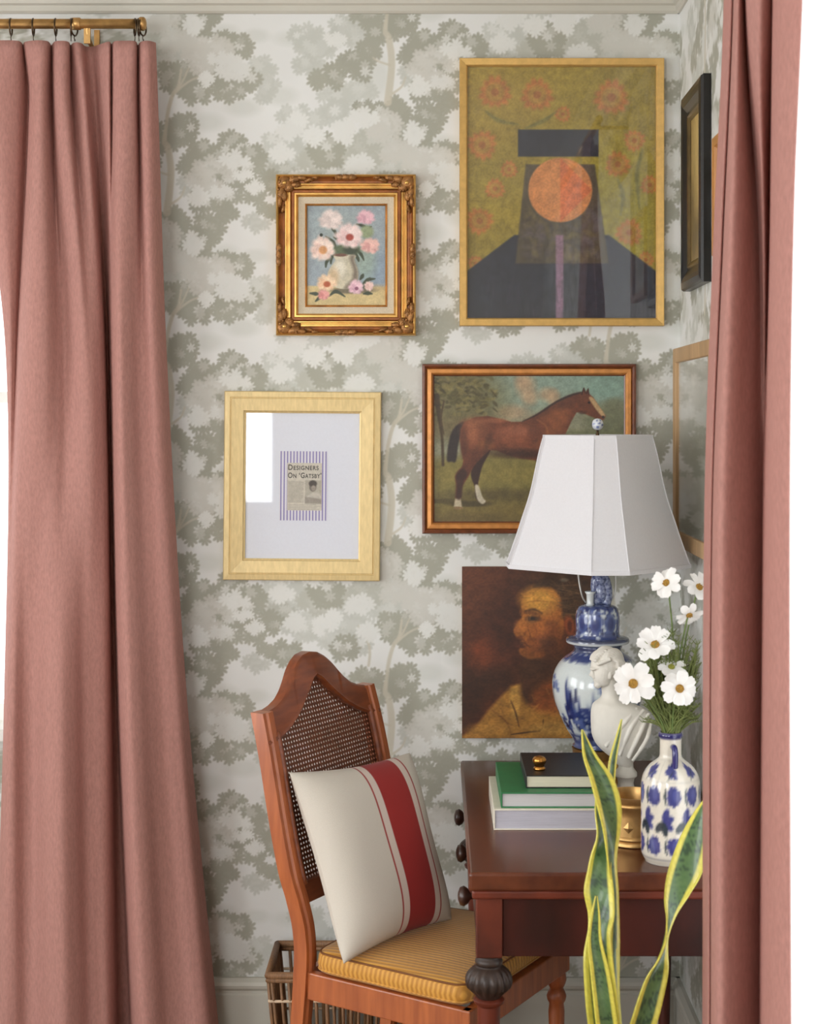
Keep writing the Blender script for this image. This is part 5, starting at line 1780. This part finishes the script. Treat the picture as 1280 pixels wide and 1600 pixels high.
# ------------------------------------------------------------------ wicker basket by the skirting
M_wick = mat('brown_willow', (128, 92, 60), .6, var=.4, scale=60, stretch=(4, 4, .6))
M_wick_l = mat('pale_willow_tie', (206, 180, 150), .6, var=.2, scale=60)
bx0, bx1, by0, by1, bz = -.405, .0, -.295, -.06, .295
t = thing('wicker_basket', 'brown open willow basket behind the chair at the baseboard', 'basket', ((bx0 + bx1) / 2, (by0 + by1) / 2, 0))
ox, oy = t.location.x, t.location.y
cor = [(bx0 - ox, by0 - oy), (bx1 - ox, by0 - oy), (bx1 - ox, by1 - oy), (bx0 - ox, by1 - oy)]
for zz, r_ in ((bz, .0085), (bz - .012, .006)):
    b = MB()
    for k in range(4):
        a, c = cor[k], cor[(k + 1) % 4]
        b.tube([(a[0], a[1], zz), (c[0], c[1], zz)], r_, 10)
    b.build('rim', M_wick, t, True)
b = MB()
for k in range(4):
    a, c = cor[k], cor[(k + 1) % 4]
    for zz in (.13, .232):
        b.tube([(a[0] * .985, a[1] * .985, zz), (c[0] * .985, c[1] * .985, zz)], .0035, 6)
b.build('tie_band', M_wick_l, t, True)
b = MB()
for k in range(4):
    a, c = cor[k], cor[(k + 1) % 4]
    b.tube([(a[0] * .9, a[1] * .9, .008), (c[0] * .9, c[1] * .9, .008)], .008, 8)
b.box(cor[0][0] * .9, cor[1][0] * .9, cor[0][1] * .9, cor[2][1] * .9, .003, .012)
b.build('base', M_wick, t, True)
for k in range(4):
    a, c = Vector((*cor[k], 0)), Vector((*cor[(k + 1) % 4], 0))
    n = max(4, int((c - a).length / .021))
    for i in range(n):
        f0 = (i + .2 + rnd.uniform(0, .5)) / n
        f1 = (i + .2 + rnd.uniform(0, .5)) / n
        p0, p1 = a.lerp(c, f0), a.lerp(c, f1)
        MB().tube([(p0.x * .9, p0.y * .9, .008), ((p0.x + p1.x) * .475, (p0.y + p1.y) * .475, .17), (p1.x, p1.y, bz - .008)], rnd.uniform(.0038, .0055), 7).build('stake', M_wick, t, True)

# ------------------------------------------------------------------ snake plant in the foreground
PDp = 2.92
pcn = P(968, 1600, PDp)
t = thing('snake_plant', 'snake plant with tall twisted yellow-edged leaves before the desk', 'plant', (pcn.x, pcn.y, 0))
M_pot = mat('glazed_clay_pot', (214, 208, 198), .4, var=.08, scale=10)
smooth_angle(MB().lathe([(0, 0), (.075, 0), (.08, .005), (.098, .27), (.104, .28), (.104, .3), (.096, .3), (.092, .28), (0, .27)], 40).build('pot', M_pot, t), 40)
MB().lathe([(0, .26), (.09, .265), (.092, .272), (.05, .28), (0, .282)], 24).build('soil', mat('potting_soil', (60, 46, 36), .95, var=.4, scale=120, bump=.8), t, True)
M_sans = printed('snake_plant_leaf', .4, coat=.25, bscale=60)


def sleaf(stations, seed):
    """stations: (px, py, d, width px, twist deg) from the tip down"""
    r_ = np.random.default_rng(seed)
    st = np.array([[*P(a, b_, d), w_ / FOC * d, math.radians(tw)] for a, b_, d, w_, tw in stations])
    n, k = 120, 15
    q = catmull(st, n)
    V = np.empty((n, k, 3))
    C = np.empty((n, k, 3))
    band = np.convolve(r_.random(n + 8), np.ones(4) / 4, 'same')[4:n + 4]
    for i in range(n):
        tw = q[i, 4]
        side = np.array([math.cos(tw), math.sin(tw), 0])
        nor = np.array([math.sin(tw), -math.cos(tw), 0])
        for j in range(k):
            v = j / (k - 1) * 2 - 1
            V[i, j] = q[i, :3] + side * v * q[i, 3] / 2 - nor * (1 - v * v) * q[i, 3] * .13
            if abs(v) > .69:
                c = np.array((212, 204, 84)) * (.95 + .1 * r_.random())
            else:
                g_ = band[i] * .7 + .3 * r_.random()
                c = np.array((52, 84, 50)) * (1 - g_) + np.array((100, 130, 76)) * g_
                c = np.array((46, 72, 46)) if g_ < .42 else c
            C[i, j] = lin(c)
    V -= np.array(t.location)
    o = grid_obj('leaf', V, C, M_sans, t)
    so = o.modifiers.new('thick', 'SOLIDIFY')
    so.thickness, so.offset = .003, 0


base_py = 1820
sleaf([(910, 1140, 2.90, 2, 10), (922, 1180, 2.90, 22, 12), (940, 1216, 2.90, 38, 15), (952, 1256, 2.90, 42, 20), (957, 1296, 2.91, 36, 35), (957, 1345, 2.92, 32, 60), (962, 1400, 2.93, 36, 70), (962, 1470, 2.94, 40, 66), (960, 1560, 2.95, 40, 60), (963, 1640, 2.94, 36, 50), (966, base_py, 2.93, 24, 40)], 1)
sleaf([(932, 1236, 2.96, 4, 70), (936, 1266, 2.95, 26, 60), (944, 1306, 2.94, 40, 50), (938, 1350, 2.92, 36, 10), (936, 1392, 2.90, 46, -8), (939, 1430, 2.89, 44, -28), (936, 1458, 2.88, 42, -40), (935, 1500, 2.87, 46, -12), (940, 1560, 2.87, 50, -4), (945, 1620, 2.88, 48, 0), (956, base_py, 2.90, 30, 10)], 2)
sleaf([(932, 1400, 2.86, 3, 0), (931, 1430, 2.86, 14, 5), (930, 1470, 2.86, 22, 5), (938, 1520, 2.86, 30, 8), (946, 1580, 2.86, 34, 10), (952, 1640, 2.87, 34, 12), (960, base_py, 2.89, 24, 20)], 5)
sleaf([(1112, 1236, 3.00, 2, -20), (1100, 1268, 2.99, 28, -20), (1086, 1310, 2.98, 46, -10), (1071, 1362, 2.97, 54, 0), (1058, 1402, 2.96, 44, 22), (1049, 1436, 2.95, 30, 55), (1043, 1466, 2.94, 32, 75), (1036, 1496, 2.93, 40, 60), (1026, 1530, 2.92, 42, 25), (1012, 1580, 2.91, 44, 12), (998, 1640, 2.91, 42, 8), (978, base_py, 2.91, 26, 0)], 3)
sleaf([(972, 1124, 3.00, 2, 20), (966, 1152, 2.99, 8, 25), (958, 1190, 2.98, 14, 30), (955, 1240, 2.97, 16, 40), (955, 1330, 2.96, 18, 50), (960, 1460, 2.95, 20, 60), (968, base_py, 2.93, 18, 60)], 4)
